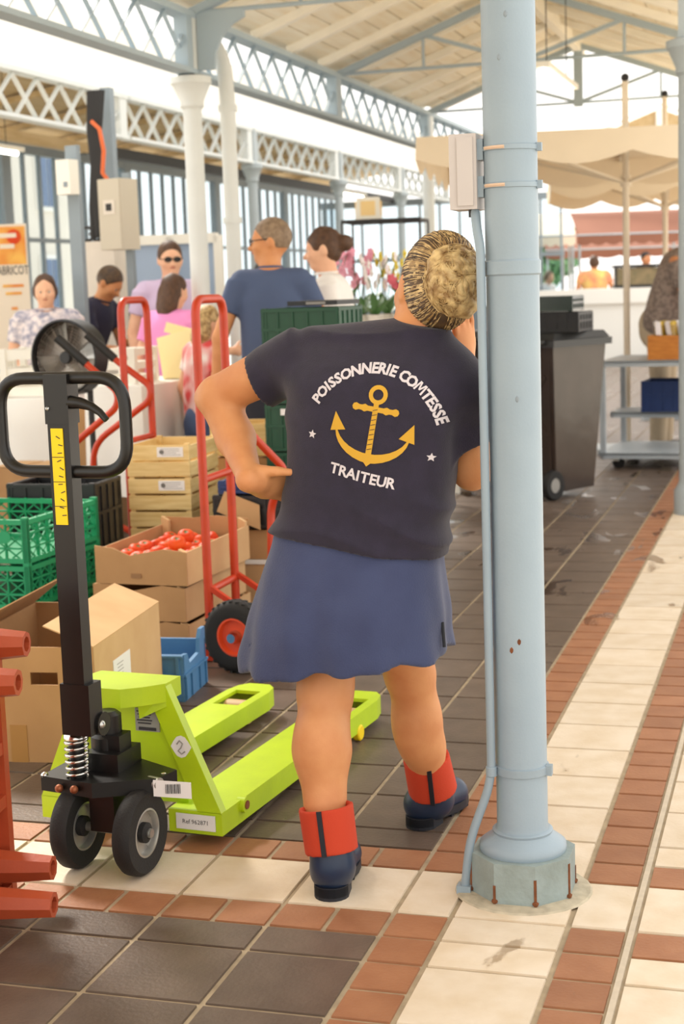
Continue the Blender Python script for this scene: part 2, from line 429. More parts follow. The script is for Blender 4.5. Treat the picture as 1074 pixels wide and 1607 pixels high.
def girder(x, y0, zb, zt, n, m, label, grp, bw=0.028):
    t = thing('lattice_girder', label, 'girder', (x, y0, zb), 0, grp); H = zt-zb; st = BAY/n
    MB().box((0, BAY/2, 0), (0.12, BAY-0.01, 0.03)).build('bottom_chord', m, t)
    MB().box((0, BAY/2, H), (0.12, BAY-0.01, 0.04)).build('top_chord', m, t)
    a = MB().beam((0.012, 0, 0.01), (0.012, st, H-0.01), 0.008, bw, (1,0,0)).build('lattice_bar', m, link=False); b = MB().beam((-0.012, st, 0.01), (-0.012, 0, H-0.01), 0.008, bw, (1,0,0)).build('lattice_bar', m, link=False)
    for k in range(n):
        for s in (a, b):
            o = bpy.data.objects.new('lattice_bar', s.data); COL.objects.link(o); o.parent = t; o.location = (0, k*st, 0)
    MB().box((0.005, BAY-0.085, H/2), (0.09, 0.14, H+0.02)).build('end_plate', m, t)
    return t
for i, y in enumerate([PL[0]-BAY]+PL[:4]):
    girder(XL, y, 2.83, 3.18, 8, MATS['girder_paint'], 'grey lattice girder along the nave eave, %s from the camera' % ORD[i], 'lattice girders of the nave eave')
for i, k in enumerate(range(-1, 4)):
    girder(-5.02, 10.2+3.36*k-0.03, 2.84, 3.2, 8, MATS['whitened_iron'], 'white lattice girder over the side aisle below the white panel, %s from the camera' % ORD[i], 'lattice girders of the side aisle', 0.04)
struct(MB().box((-5.08, 15.3, 3.55), (0.05, 17, 0.62)).build('wall_left', MATS['white_panel']))

# iron columns
def bracket(mb, z0, z1, s):
    pts = [(0, z1)]+[(s*(0.05+0.16*(1-math.cos(a))), z0+(z1-z0-0.03)*math.sin(a)) for a in [math.pi/2*(1-i/6) for i in range(7)]][::-1]
    return pts
def column(x, y, label, m, r=0.0625, top=2.6, pipe=False, grp='slender iron columns'):
    t = thing('iron_column', label, 'column', (x, y, 0), 0, grp)
    MB().lathe([(r*1.5,0),(r*1.5,0.14),(r*1.2,0.17),(r,0.2),(r*0.97,top)], 24).build('shaft', m, t, 40)
    MB().lathe([(r*0.97,top),(r*1.25,top+0.02),(r*1.2,top+0.05),(r*1.9,top+0.15),(r*2.1,top+0.16),(r*2.1,top+0.2),(r*1.4,top+0.215)], 24).build('capital', m, t, 30)
    MB().box((0,0,top+0.4), (0.11,0.14,0.38)).build('post_stub', m, t, bevel=0.005)
    return t
column(XL, 6.4, 'glare-whitened iron column with a flared capital at left, in front of the rain pipe', MATS['whitened_iron'])
column(XL, 13.0, 'glare-whitened iron column far down the nave, left of the grey junction box', MATS['whitened_iron'])
column(0.238, 6.44, 'blue-grey iron column cut by the right edge of the frame', MATS['blue_paint'])
for i, y in enumerate((13.55, 16.95, 20.3)):
    column(-5.02, y, ['pale blue iron column behind the man in the blue polo shirt', 'pale blue iron column behind the flower stall', 'pale blue iron column, farthest in the side aisle'][i], MATS['blue_paint'], 0.058, 2.62)
t = thing('rain_pipe', 'glare-whitened cast rain pipe with a swan neck beside the left column', 'pipe', (-2.72, 6.62, 0))
MB().tube(rpath([(0,0,0),(0,0,2.75),(-0.02,0,2.95),(-0.12,-0.02,3.1)], 0.12), 0.05, 14).build('pipe', MATS['whitened_iron'], t, 50)
for z in (0.9, 1.9, 2.62): MB().lathe([(0.05,-0.02),(0.062,-0.02),(0.062,0.02),(0.05,0.02)], 16, (0,0,z)).build('collar', MATS['whitened_iron'], t, 40)
t = thing('eave_bracket', 'curved blue-grey plate bracket on top of the left column', 'bracket', (XL+0.06, 6.4, 2.84))
MB().prism([(0,0),(0,0.36),(0.32,0.36),(0.32,0.31),(0.24,0.27),(0.17,0.2),(0.12,0.1),(0.11,0)], 0.03, (0,0.015,0), (1,0,0), (0,0,1)).build('bracket_plate', MATS['girder_paint'], t)

# side aisle: sloping wooden roof and glazed front
ca = struct(MB().hexa([(-8.1,4.2,3.32),(-5.15,4.2,3.78),(-5.15,26,3.78),(-8.1,26,3.32),(-8.1,4.2,3.36),(-5.15,4.2,3.82),(-5.15,26,3.82),(-8.1,26,3.36)]).build('ceiling', MATS['tan_board']))
for k in range(14): MB().beam((-7.9, 4.4+1.45*k, 3.3), (-5.2, 4.4+1.45*k, 3.7), 0.06, 0.1, (0,1,0)).build('rafter', MATS['tan_board'], ca)
mat('glass', (214,226,232), 0.05, spec=0.5, trans=1.0)
MATS['glass'].node_tree.nodes['Principled BSDF'].inputs['IOR'].default_value = 1.02
GX = -7.7
MB().box((-6.5,10.2,3.0), (0.12,4.4,0.1)).build('soffit_beam', MATS['tan_board'], ca); MB().box((-6.5,19,3.0), (0.1,13.2,0.12)).build('soffit_beam', MATS['black_cable'], ca)
for w in range(5):
    y0 = 9.5+3.3*w; fr = MB()
    fr.box((0, 0, 1.6), (0.1, 0.2, 3.2)).box((0, 1.65, 3.12), (0.09, 3.1, 0.1)).box((0, 1.65, 2.1), (0.06, 3.16, 0.05)).box((0, 1.65, 0.9), (0.06, 3.16, 0.06)).box((0, 1.65, 0.06), (0.09, 3.16, 0.12))
    f = struct(fr.build('window_%d' % (w+1), MATS['frame_paint'])); f.location = (GX, y0, 0)
    mu = MB().box((0,0,1.6), (0.05, 0.035, 2.95)).build('mullion', MATS['frame_paint'], link=False); pn = MB().box((0,0,1.6), (0.006, 0.36, 2.95)).build('pane', MATS['glass'], link=False)
    for k in range(8):
        o = bpy.data.objects.new('pane', pn.data); COL.objects.link(o); o.parent = f; o.location = (0, 0.265+0.395*k, 0)
        if k < 7:
            o = bpy.data.objects.new('mullion', mu.data); COL.objects.link(o); o.parent = f; o.location = (0, 0.4625+0.395*k, 0)
# far end: tall arched glazing
ff = struct(MB().box((-5.6, 25.5, 2.95), (4.6, 0.12, 0.12)).box((-5.6, 25.5, 1.9), (4.6, 0.06, 0.06)).box((-5.6, 25.5, 0.5), (4.6, 0.1, 1.0)).build('window_7', MATS['frame_paint']))
for k in range(13):
    MB().box((-7.85+0.375*k, 25.5, 1.95), (0.04, 0.05, 2.0)).build('mullion', MATS['frame_paint'], ff)
    if k < 12: MB().box((-7.66+0.375*k, 25.5, 1.95), (0.33, 0.006, 2.0)).build('pane', MATS['glass'], ff)

# pale town houses outside the glazing
mat('house_wall', (150,166,196), 0.8, var=0.08, scale=0.8); mat('house_pane', (92,112,146), 0.2); mat('house_trim', (238,236,232), 0.7); mat('house_wall2', (226,218,208), 0.8, var=0.06, scale=0.8)
def house(x, y, w, d, h, m, label, nx):
    t = thing('town_house', label, 'building', (x, y, 0)); MB().box((0,0,h/2), (d, w, h)).build('wall', m, t); MB().box((0,0,h+0.1), (d+0.5, w+0.3, 0.25)).build('roof', MATS['house_trim'], t)
    for r in range(int(h/2.6)):
        for k in range(nx):
            yy = -w/2+w*(k+0.5)/nx; wd = MB().box((d/2+0.04, yy, 1.6+2.6*r), (0.1, 0.95, 1.6)).build('window', MATS['house_trim'], t)
            for s in (-1, 1): MB().box((d/2+0.1, yy+0.23*s, 1.6+2.6*r), (0.04, 0.38, 1.4)).build('pane', MATS['house_pane'], wd)
house(-16.5, 16.5, 7, 3, 5.4, MATS['house_wall'], 'pale blue town house outside, seen through the left windows', 3)
house(-17.5, 27.5, 8, 3, 6.2, MATS['house_wall2'], 'cream town house outside, seen through the windows behind the columns', 3)

# ================================================ foreground post with conduit and junction box
mat('post_paint', (151,167,178), 0.42, rgb2=(142,158,170), scale=4, bump=0.06, bscale=140, detail=5)
mat('post_base', (152,166,166), 0.55, rgb2=(136,148,144), scale=14, bump=0.25, bscale=60, detail=6)
mat('rust', (128,74,40), 0.85, var=0.4, scale=60)
mat('mortar', (196,184,160), 0.9, var=0.25, scale=30, bump=0.3)
mat('tan_tape', (216,186,160), 0.6)
mat('grey_box', (198,190,186), 0.5, var=0.03)
mat('steel', (190,190,186), 0.3, metal=0.9)
px, py = 0.27, 0.332
post = thing('iron_column', 'large blue-grey painted iron column in front with an octagonal base', 'column', (px, py, 0))
MB().lathe([(0.067,0.148),(0.0605,0.165),(0.0602,1.2),(0.0605,2.62)], 40).build('shaft', MATS['post_paint'], post, 40)
MB().lathe([(0.1,0.098),(0.104,0.108),(0.103,0.12),(0.09,0.13),(0.076,0.14),(0.07,0.146),(0.072,0.152),(0.067,0.156)], 40).build('cushion', MATS['post_paint'], post, 60)
oc = [(0.127*math.cos(R(22.5+45*k)), 0.127*math.sin(R(22.5+45*k))) for k in range(8)]
ob = MB().prism(oc, 0.1, (0,0,0.003)).build('octagonal_base', MATS['post_base'], post, bevel=0.003)
rs = MB()
for k, (x, y) in enumerate(oc):
    rs.beam((x*0.99, y*0.99, 0.004), (x*0.99, y*0.99, 0.05+0.05*((k*37) % 5)/5), 0.006, 0.006); rs.ball((x*0.985, y*0.985, 0.012), (0.009,0.009,0.007), 1)
rs.build('rust_streak', MATS['rust'], ob)
MB().lathe([(0.165,0.0),(0.16,0.004),(0.125,0.006)], 24).build('mortar_ring', MATS['mortar'], post)
MB().lathe([(0.0605,1.456),(0.0645,1.46),(0.0645,1.488),(0.0605,1.492)], 36).build('collar', MATS['post_paint'], post, 30)
cl = MB().lathe([(0.0605,0.292),(0.065,0.294),(0.065,0.312),(0.0605,0.314)], 36).build('pipe_clamp', MATS['post_paint'], post, 30)
MB().box((0.068,-0.01,0.303), (0.014,0.02,0.024)).build('clamp_lug', MATS['post_paint'], cl, bevel=0.002)
for a, z in ((-80,0.62),(-97,0.6),(-75,1.18),(-100,1.93),(-85,2.02)):
    c = (0.0603*math.cos(R(a)), 0.0603*math.sin(R(a)), z); MB().ball(c, (0.005,0.002,0.008), 1).build('paint_chip', MATS['rust'] if z < 1 else MATS['frame_paint'], post)
con = thing('conduit_pipe', 'thin blue-grey conduit pipe running down the left side of the large front column', 'pipe', (0.206, 0.288, 0))
MB().tube(rpath([(-0.018,0.035,1.605),(-0.01,0.015,1.56),(0,0,1.52),(0,0,0.28),(-0.055,-0.005,0.13),(-0.07,-0.005,0.006)], 0.05), 0.0105, 14).build('pipe', MATS['post_paint'], con, 50)
MB().lathe([(0.012,-0.012),(0.0135,-0.01),(0.0135,0.01),(0.012,0.012)], 14, (0,0,0.303)).build('saddle', MATS['post_paint'], con, 30)
MB().box((-0.07,-0.005,0.01), (0.034,0.03,0.02)).build('foot_flange', MATS['post_paint'], con, bevel=0.004)
jb = thing('junction_box', 'pale grey electrical junction box strapped to the large front column above the head', 'box', (0.168, 0.345, 1.69))
MB().box((0,0,0), (0.062,0.1,0.166)).build('housing', MATS['grey_box'], jb, 40, bevel=0.008, seg=3)
MB().box((0.006,-0.052,0), (0.036,0.006,0.15)).build('lid', MATS['grey_box'], jb, bevel=0.002)
for z in (0.048, -0.034):
    MB().box((0.037,-0.012,z), (0.014,0.05,0.046)).build('mounting_bracket', MATS['post_paint'], jb, bevel=0.002)
    s = MB().lathe([(0.0608,-0.006),(0.0635,-0.005),(0.0635,0.005),(0.0608,0.006)], 36, (px-0.168, py-0.345, z)).build('strap', MATS['post_paint'], jb, 30)
    MB().box((px-0.168+0.066, py-0.345-0.005, z), (0.012,0.014,0.018)).build('strap_bolt', MATS['post_paint'], s, bevel=0.002)
    MB().tube([(px-0.168+0.0645*math.cos(R(a)), py-0.345+0.0645*math.sin(R(a)), z) for a in range(-140, -88, 6)], 0.0042, 6).build('tan_tape', MATS['tan_tape'], s, 40)
MB().cyl((0.016,-0.02,-0.083), (0.016,-0.02,-0.1), 0.011, 14).build('cable_gland', MATS['black_cable'], jb, 40)

# ================================================ pallet truck
mat('lime_paint', (190,218,22), 0.38, rgb2=(178,206,28), scale=7, bump=0.05, bscale=100, detail=6)
mat('black_paint', (18,16,15), 0.38, var=0.2, scale=12)
mat('rubber', (30,28,27), 0.75, bump=0.15, bscale=200)
mat('alu', (186,184,178), 0.38, metal=0.75, var=0.12, scale=30)
mat('chrome', (210,208,204), 0.14, metal=1.0)
mat('nylon', (196,160,112), 0.5)
mat('label_white', (232,228,226), 0.6); mat('label_ink', (52,48,52), 0.7); mat('label_grey', (150,146,140), 0.6)
mat('label_yellow', (250,212,0), 0.55); mat('copper', (150,88,56), 0.5, metal=0.6)
lime, blk = MATS['lime_paint'], MATS['black_paint']
pt = thing('pallet_truck', 'lime green hand pallet truck with black tiller and twin steering wheels', 'pallet truck', (-0.82, 0.48, 0), R(-5.45))
def fork(s):
    X = lambda v: s*v
    b = MB(); zt, zb = 0.092, 0.03
    o = [(0.118,0.0),(0.275,0.0),(0.275,1.16),(0.262,1.225),(0.235,1.26),(0.16,1.26),(0.13,1.225),(0.118,1.16)]; hx0, hx1, hy0, hy1 = 0.15, 0.243, 0.985, 1.165
    v = [b.bm.verts.new((X(x), y, zt)) for x, y in o]; lo = [b.bm.verts.new((X(x), y, zb)) for x, y in o]
    h = [b.bm.verts.new((X(x), y, zt)) for x, y in ((hx0,hy0),(hx1,hy0),(hx1,hy1),(hx0,hy1))]; hl = [b.bm.verts.new((q.co.x, q.co.y, zt-0.012)) for q in h]
    for f in ([v[0],v[1],h[1],h[0]],[v[1],v[2],h[2],h[1]],[v[2],v[3],v[4],h[2]],[h[2],v[4],v[5],h[3]],[h[3],v[5],v[6],v[7]],[v[7],v[0],h[0],h[3]]): b.bm.faces.new(f)
    for i in range(8): b.bm.faces.new((v[i], v[(i+1) % 8], lo[(i+1) % 8], lo[i]))
    for i in range(4): b.bm.faces.new((h[i], h[(i+1) % 4], hl[(i+1) % 4], hl[i]))
    f = b.build('fork', lime, pt, bevel=0.004, seg=2)
    MB().box((X(0.1965), 1.05, 0.055), (0.1, 0.02, 0.03)).build('cross_plate', blk, f)
    MB().cyl((X(0.155),1.08,0.042), (X(0.238),1.08,0.042), 0.04, 20).build('load_roller', MATS['nylon'], f, 40)
    MB().lathe([(0.022,-0.012),(0.026,-0.008),(0.026,0.008),(0.022,0.012)], 16, (X(0.268),1.0,0.027), (1,0,0)).build('entry_roller', MATS['label_yellow'], f, 40)
    MB().box((X(0.1965), 0.5, 0.06), (0.13, 0.92, 0.02)).build('underside_plate', blk, f)
    MB().hexa([(X(0.205),0.0,0.09),(X(0.275),0.0,0.09),(X(0.275),0.03,0.09),(X(0.205),0.03,0.09),(X(0.062),0.0,0.425),(X(0.128),0.0,0.425),(X(0.128),0.03,0.425),(X(0.062),0.03,0.425)]).build('strut', lime, f, bevel=0.004)
    MB().cyl((X(0.262),0.13,0.075), (X(0.286),0.13,0.075), 0.022, 18).build('lift_pin', lime, f, 40)
    MB().cyl((X(0.282),0.13,0.075), (X(0.289),0.13,0.075), 0.012, 12).build('lift_pin_end', MATS['copper'], f, 40)
    return f
fL, fR = fork(-1), fork(1)
MB().hexa([(-0.2,0.018,0.12),(0.2,0.018,0.12),(0.2,0.03,0.12),(-0.2,0.03,0.12),(-0.075,0.018,0.42),(0.075,0.018,0.42),(0.075,0.03,0.42),(-0.075,0.03,0.42)]).build('back_plate', lime, pt)
MB().prism([(-0.115,0.085),(-0.125,0.03),(-0.075,-0.055),(-0.03,-0.085),(0.04,-0.085),(0.085,-0.05),(0.128,0.0),(0.128,0.085)], 0.05, (0,0,0.382)).build('top_plate', lime, pt, bevel=0.012, seg=2)
MB().hexa([(0.062,-0.03,0.34),(0.128,0.0,0.37),(0.128,0.01,0.37),(0.062,0.01,0.34),(0.07,-0.05,0.41),(0.128,0.0,0.41),(0.128,0.03,0.41),(0.062,0.03,0.41)]).build('gusset', lime, pt, bevel=0.003)
MB().box((0,0.1,0.1), (0.3,0.09,0.02)).build('front_cross_plate', lime, pt)
lb = MB().box((0.2,-0.004,0.063), (0.115,0.003,0.042)).build('maker_label', MATS['label_white'], pt)
text_obj('lettering', 'Ref 962871', 0.017, MATS['label_ink'], lb, (0.2,-0.0062,0.058), (R(90),0,0))
w = MB().prism([(0.03*math.cos(R(a))*(0.8 if a % 90 else 1), 0.03*math.sin(R(a))) for a in range(0,360,30)], 0.002, (0.166,-0.0005,0.265), (1,0,0), (0,0,1)).build('round_sticker', MATS['label_white'], pt)
MB().tube([(0.155,-0.004,0.272),(0.163,-0.004,0.282),(0.172,-0.004,0.274),(0.166,-0.004,0.262),(0.158,-0.004,0.254),(0.168,-0.004,0.246),(0.178,-0.004,0.253)], 0.002, 5).build('printed_curl', MATS['label_grey'], w)
dp = MB().box((0.06,0.016,0.325), (0.072,0.003,0.062)).build('data_plate', MATS['label_grey'], pt)
for k in range(5): MB().box((0.052,0.0135,0.348-0.008*k), (0.045-0.006*(k % 3),0.002,0.003)).build('print_line', MATS['label_ink'], dp)
MB().box((0.06,0.0135,0.301), (0.052,0.002,0.008)).build('print_bar', MATS['label_ink'], dp)
# steering head: bolster, pump, spring, wheels
MB().prism([(-0.10,-0.26),(0.06,-0.28),(0.2,-0.2),(0.215,-0.12),(0.08,-0.06),(-0.1,-0.1)], 0.038, (0,0,0.205)).build('steering_plate', blk, pt, bevel=0.006)
MB().box((0.07,-0.215,0.16), (0.07,0.08,0.1)).build('wheel_bracket', blk, pt, bevel=0.008)
pm = MB().lathe([(0.046,0.2),(0.046,0.32),(0.036,0.33),(0.036,0.375),(0.024,0.385)], 20, (0.02,-0.12,0)).build('pump', blk, pt, 40)
MB().box((0.035,-0.13,0.265), (0.1,0.12,0.05)).build('pump_housing', blk, pm, bevel=0.012)
MB().box((0.05,-0.13,0.305), (0.05,0.06,0.05)).build('valve_block', blk, pm, bevel=0.012)
MB().cyl((-0.005,-0.235,0.225), (-0.005,-0.235,0.37), 0.02, 16).build('piston', blk, pm, 40)
MB().tube([(-0.005+0.028*math.cos(t*0.5), -0.235+0.028*math.sin(t*0.5), 0.24+0.0085*t*0.155*1.0) for t in range(0, 78)], 0.0042, 8).build('spring', MATS['chrome'], pt, 50)
MB().lathe([(0.03,0),(0.032,0.004),(0.03,0.012),(0.026,0.016),(0.03,0.02),(0.03,0.026)], 24, (-0.005,-0.235,0.342)).build('spring_cap', MATS['chrome'], pt, 40)
for x, y, z, m in ((-0.095,-0.25,0.24,'chrome'),(0.195,-0.155,0.235,'chrome'),(0.012,-0.285,0.225,'copper'),(-0.035,-0.28,0.222,'copper')):
    MB().ball((x,y,z), 0.011, 2).build('bolt_head', MATS[m], pt, 60)
MB().cyl((0.17,-0.185,0.228), (0.205,-0.195,0.228), 0.016, 16).build('axle_cap', MATS['alu'], pt, 40)
tg = MB().hexa([(0.195,-0.21,0.2),(0.285,-0.18,0.192),(0.285,-0.178,0.192),(0.195,-0.208,0.2),(0.195,-0.21,0.242),(0.285,-0.18,0.234),(0.285,-0.178,0.234),(0.195,-0.208,0.242)]).build('paper_tag', MATS['label_white'], pt)
for k in range(9): MB().box((0.226+0.0042*k,-0.2015+0.0014*k,0.219), (0.0015+0.001*(k % 2),0.001,0.024), Matrix.Rotation(R(18),3,'Z')).build('bar_line', MATS['label_ink'], tg)
def steer_wheel(x):
    t = MB().lathe([(0.062,-0.022),(0.1,-0.024),(0.108,-0.014),(0.109,0.0),(0.108,0.014),(0.1,0.024),(0.062,0.022)], 40, (x,-0.226,0.109), (1,0,0), closed=True).build('steering_wheel', MATS['rubber'], pt, 40)
    h = MB().lathe([(0.063,-0.021),(0.063,0.021),(0.057,0.022),(0.053,0.012),(0.053,-0.012),(0.057,-0.022)], 36, (x,-0.226,0.109), (1,0,0), closed=True)
    h.lathe([(0.055,-0.004),(0.055,0.004),(0.02,0.006),(0.02,-0.006)], 36, (x,-0.226,0.109), (1,0,0), closed=True); h.build('rim', MATS['alu'], t, 30)
    for k in range(6):
        a = R(60*k+15); d = Vector((0, math.cos(a), math.sin(a))); c = Vector((x,-0.226,0.109)); MB().beam(c+d*0.018, c+d*0.056, 0.03, 0.011, (1,0,0)).build('spoke', MATS['alu'], t, bevel=0.003)
    MB().lathe([(0.0,-0.024),(0.012,-0.026),(0.026,-0.02),(0.026,0.02),(0.012,0.026),(0.0,0.024)], 20, (x,-0.226,0.109), (1,0,0)).build('hub', MATS['rubber'], t, 40)
    for s in (-1,1): MB().cyl((x+s*0.022,-0.226,0.109), (x+s*0.034,-0.226,0.109), 0.011, 12).build('axle_end', MATS['steel'], t, 40)
steer_wheel(-0.018); steer_wheel(0.16)
MB().cyl((-0.05,-0.226,0.109), (0.19,-0.226,0.109), 0.012, 14).build('axle', MATS['steel'], pt, 40)
# tiller
tx, ty = 0.028, -0.262
MB().box((tx,ty,0.78), (0.06,0.042,0.82)).build('tiller_column', blk, pt, bevel=0.005)
MB().box((tx+0.002,ty+0.006,0.43), (0.082,0.06,0.13)).build('tiller_socket', blk, pt, bevel=0.008)
MB().cyl((tx-0.03,ty+0.03,0.385), (tx+0.05,ty+0.03,0.385), 0.03, 18).build('pivot', blk, pt, 40)
MB().ball((tx+0.045,ty+0.02,0.385), 0.013, 2).build('pivot_bolt', MATS['steel'], pt, 60)
MB().box((tx,ty,1.2), (0.066,0.05,0.12)).build('tiller_head', blk, pt, bevel=0.006)
lp = MB().tube(rpath([(tx,ty,1.25),(tx+0.175,ty,1.25),(tx+0.175,ty,1.022),(tx-0.175,ty,1.022),(tx-0.175,ty,1.25),(tx,ty,1.25)], 0.075, 8), 0.0155, 14).build('handle_loop', blk, pt, 60)
MB().tube([(tx+0.03,ty-0.01,1.192),(tx+0.06,ty-0.012,1.19),(tx+0.09,ty-0.014,1.182),(tx+0.115,ty-0.016,1.168),(tx+0.133,ty-0.018,1.15)], [0.017,0.014,0.011,0.009,0.008], 10).build('release_lever', blk, pt, 50)
MB().ball((tx-0.024,ty-0.0265,1.178), 0.006, 1).build('rivet', MATS['steel'], pt)
ys = MB().box((tx-0.004,ty-0.0222,1.012), (0.033,0.003,0.235)).build('instruction_sticker', MATS['label_yellow'], pt)
for k in range(11): MB().box((tx-0.001+0.003*((k*5) % 3), ty-0.0242, 1.108-0.019*k), (0.012,0.001,0.0022), Matrix.Rotation(R(30-17*(k % 4)),3,'Y')).build('printed_mark', MATS['label_ink'], ys)
for k in range(3): MB().box((tx-0.004, ty-0.0242, 1.06-0.06*k), (0.033,0.001,0.0015)).build('printed_line', MATS['label_ink'], ys)

# ================================================ orange-red pallet at the left edge
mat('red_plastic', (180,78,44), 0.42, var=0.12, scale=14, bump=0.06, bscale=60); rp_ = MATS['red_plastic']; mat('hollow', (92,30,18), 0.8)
rp = thing('plastic_pallet', 'orange-red plastic pallet standing on edge with hollow square feet, at the left edge', 'pallet', (-0.88, -0.26, 0), R(8))
MB().box((-0.055,0.0,0.36), (0.05,0.62,0.72)).build('deck', rp_, rp, bevel=0.006)
for y in (-0.29, -0.07, 0.15, 0.295): MB().box((-0.02,y,0.36), (0.03,0.03,0.7)).build('rib', rp_, rp, bevel=0.004)
for z in (0.025, 0.25, 0.38, 0.52, 0.7): MB().box((-0.02,0.0,z), (0.026,0.61,0.03)).build('cross_rib', rp_, rp, bevel=0.004)
def foot(y, z, L):
    b = MB(); r0, r1 = 0.044, 0.03
    for r, x in ((r0,0),): pass
    b.lathe([(r0,-0.03),(r1,L),(r1*0.62,L),(r1*0.62,L-0.02),(0,L-0.02)], 8, (0,y,z), (1,0,0)); f = b.build('foot', rp_, rp, 20)
    MB().box((L-0.0185,y,z), (0.004,0.022,0.022)).build('hollow', MATS['hollow'], f)  # dark plate puts the shade inside the foot's open end into colour
for y, z, L in ((0.24,0.645,0.085),(0.04,0.605,0.135),(0.24,0.1,0.115),(0.04,0.092,0.185)): foot(y, z, L)

# ================================================ cardboard box, cartons, crates
mat('cardboard', (184,142,96), 0.85, rgb2=(172,130,86), scale=5, bump=0.08, bscale=40); mat('cardboard_pale', (204,166,120), 0.85, rgb2=(194,154,108), scale=5)  # paler copy puts light into the colour of right sides and flaps
mat('packing_tape', (170,124,66), 0.35); mat('card_inside', (150,112,76), 0.9)
cb = thing('cardboard_box', 'big open cardboard box with a hand hole behind the pallet truck tiller', 'box', (-1.19, 1.07, 0), R(6)); cbm = MATS['cardboard']
W_, D_, H_, T_ = 0.46, 0.69, 0.37, 0.006
fp = MB()
fp.box((-W_/2,T_/2,0.125), (W_,T_,0.25)).box((-W_/2,T_/2,0.33), (W_,T_,0.08)).box((-W_+0.125,T_/2,0.27), (0.25,T_,0.04)).box((-0.06,T_/2,0.27), (0.12,T_,0.04)); fp.build('front_panel', cbm, cb)
MB().box((-W_/2,D_-T_/2,H_/2), (W_,T_,H_)).build('back_panel', cbm, cb); MB().box((-T_/2,D_/2,H_/2), (T_,D_-2*T_,H_)).build('side_panel', MATS['cardboard_pale'], cb)
MB().box((-W_+T_/2,D_/2,H_/2), (T_,D_-2*T_,H_)).build('side_panel', cbm, cb); MB().box((-W_/2,D_/2,0.004), (W_-0.01,D_-0.02,0.006)).build('base', MATS['card_inside'], cb)
def flap(p, q, m):   # hinge edge p[0]-p[1], free edge q[0]-q[1]
    v = [Vector(a) for a in (p[0], p[1], q[1], q[0])]; n = (v[1]-v[0]).cross(v[3]-v[0]).normalized()*0.004
    return MB().hexa([a for a in v]+[a+n for a in v]).build('flap', m, cb)
flap(((0,0,H_),(0,D_,H_)), ((-0.16,0.0,H_+0.065),(-0.16,D_,H_+0.065)), MATS['cardboard_pale'])
flap(((-W_,D_,H_),(-W_,0,H_)), ((-W_+0.13,D_,H_+0.1),(-W_+0.13,0,H_+0.1)), cbm)
MB().box((-W_+0.2,-0.001,0.06), (0.055,0.002,0.12)).build('tape', MATS['packing_tape'], cb)
sl = MB().box((0.0012,0.26,0.235), (0.002,0.17,0.1)).build('shipping_label', MATS['label_white'], cb)
for k in range(4): MB().box((0.0028,0.24,0.265-0.012*k), (0.001,0.06-0.01*(k % 2),0.002)).build('print_line', MATS['label_grey'], sl)

mat('carton_edge', (206,168,120), 0.85)
def carton(loc, rz, label, h=0.145, w=0.405, d=0.64, tall=1.0):
    t = thing('produce_carton', label, 'carton', loc, rz, 'cartons stacked by the hand truck'); c = MATS['cardboard']
    n = [(-w,0),(0,0),(0,h*0.93),(-0.1,h),(-0.3*w,h*0.97),(-0.62*w,h*0.8),(-0.8*w,h),(-w,h*(1+0.06*tall))]
    for nm, y in (('front_panel',0.006),('back_panel',d)): MB().prism([(x, z) for x, z in (n if y < 0.1 else [(-w,0),(0,0),(0,h*(1+0.2*tall)),(-0.15,h*(1+0.28*tall)),(-0.26,h*(1+0.2*tall)),(-w,h*(1+0.22*tall))])], 0.006, (0,y,0), (1,0,0), (0,0,1)).build(nm, c, t)
    for x in (-0.003, -w+0.003): MB().hexa([(x-0.003,0.006,0),(x+0.003,0.006,0),(x+0.003,d-0.006,0),(x-0.003,d-0.006,0),(x-0.003,0.006,h*0.93),(x+0.003,0.006,h*0.93),(x+0.003,d-0.006,h),(x-0.003,d-0.006,h)]).build('side_panel', MATS['cardboard_pale'] if x > -0.1 else c, t)
    MB().box((-w/2,d/2,0.004), (w-0.012,d-0.012,0.006)).build('base', MATS['card_inside'], t)
    for x, y, s in ((-0.02,0.02,1),(-w+0.02,0.02,1),(-0.02,d-0.02,1+0.25*tall),(-w+0.02,d-0.02,1+0.25*tall)):
        MB().hexa([(x-0.018,y-0.012,0.01),(x+0.016,y-0.012,0.01),(x+0.016,y+0.012,0.01),(x-0.018,y+0.012,0.01),(x-0.018,y-0.012,h*s),(x+0.016,y-0.012,h*0.9*s),(x+0.016,y+0.012,h*0.9*s),(x-0.018,y+0.012,h*s)]).build('corner_fold', MATS['carton_edge'], t)
    MB().box((-w*0.55,-0.002,h*0.25), (0.045,0.004,0.018)).build('hand_hole', MATS['card_inside'], t)
    return t
CZ = 0.147
carton((-1.43,2.42,0.0), R(-3), 'brown carton at the bottom of the stack of three beside the hand truck', tall=0)
carton((-1.44,2.425,CZ), R(-2), 'brown carton in the middle of the stack of three beside the hand truck', tall=0)
top_carton = carton((-1.425,2.42,2*CZ), R(-3), 'brown carton full of tomatoes on top of the stack of three')
mat('tomato', (212,62,24), 0.5, rgb2=(224,92,36), scale=12, rand=0.08, spec=0.2); mat('leaf_green', (66,104,42), 0.6)
tom = thing('tomato', 'ripe red tomato heaped in the open brown carton', 'tomato', (0,0,0), 0, 'tomatoes in the open carton')
MB().lathe([(0,-0.03),(0.02,-0.028),(0.034,-0.014),(0.038,0.002),(0.033,0.018),(0.02,0.027),(0.008,0.026),(0,0.022)], 16).build('flesh', MATS['tomato'], tom, 60)
cx = MB()
for k in range(5): a = R(72*k); cx.poly([(0.003*math.sin(a),-0.003*math.cos(a),0.026),(0.018*math.cos(a),0.018*math.sin(a),0.03),(-0.003*math.sin(a),0.003*math.cos(a),0.026)])
cx.build('calyx', MATS['leaf_green'], tom)
first = True; rr_ = random.Random(3)
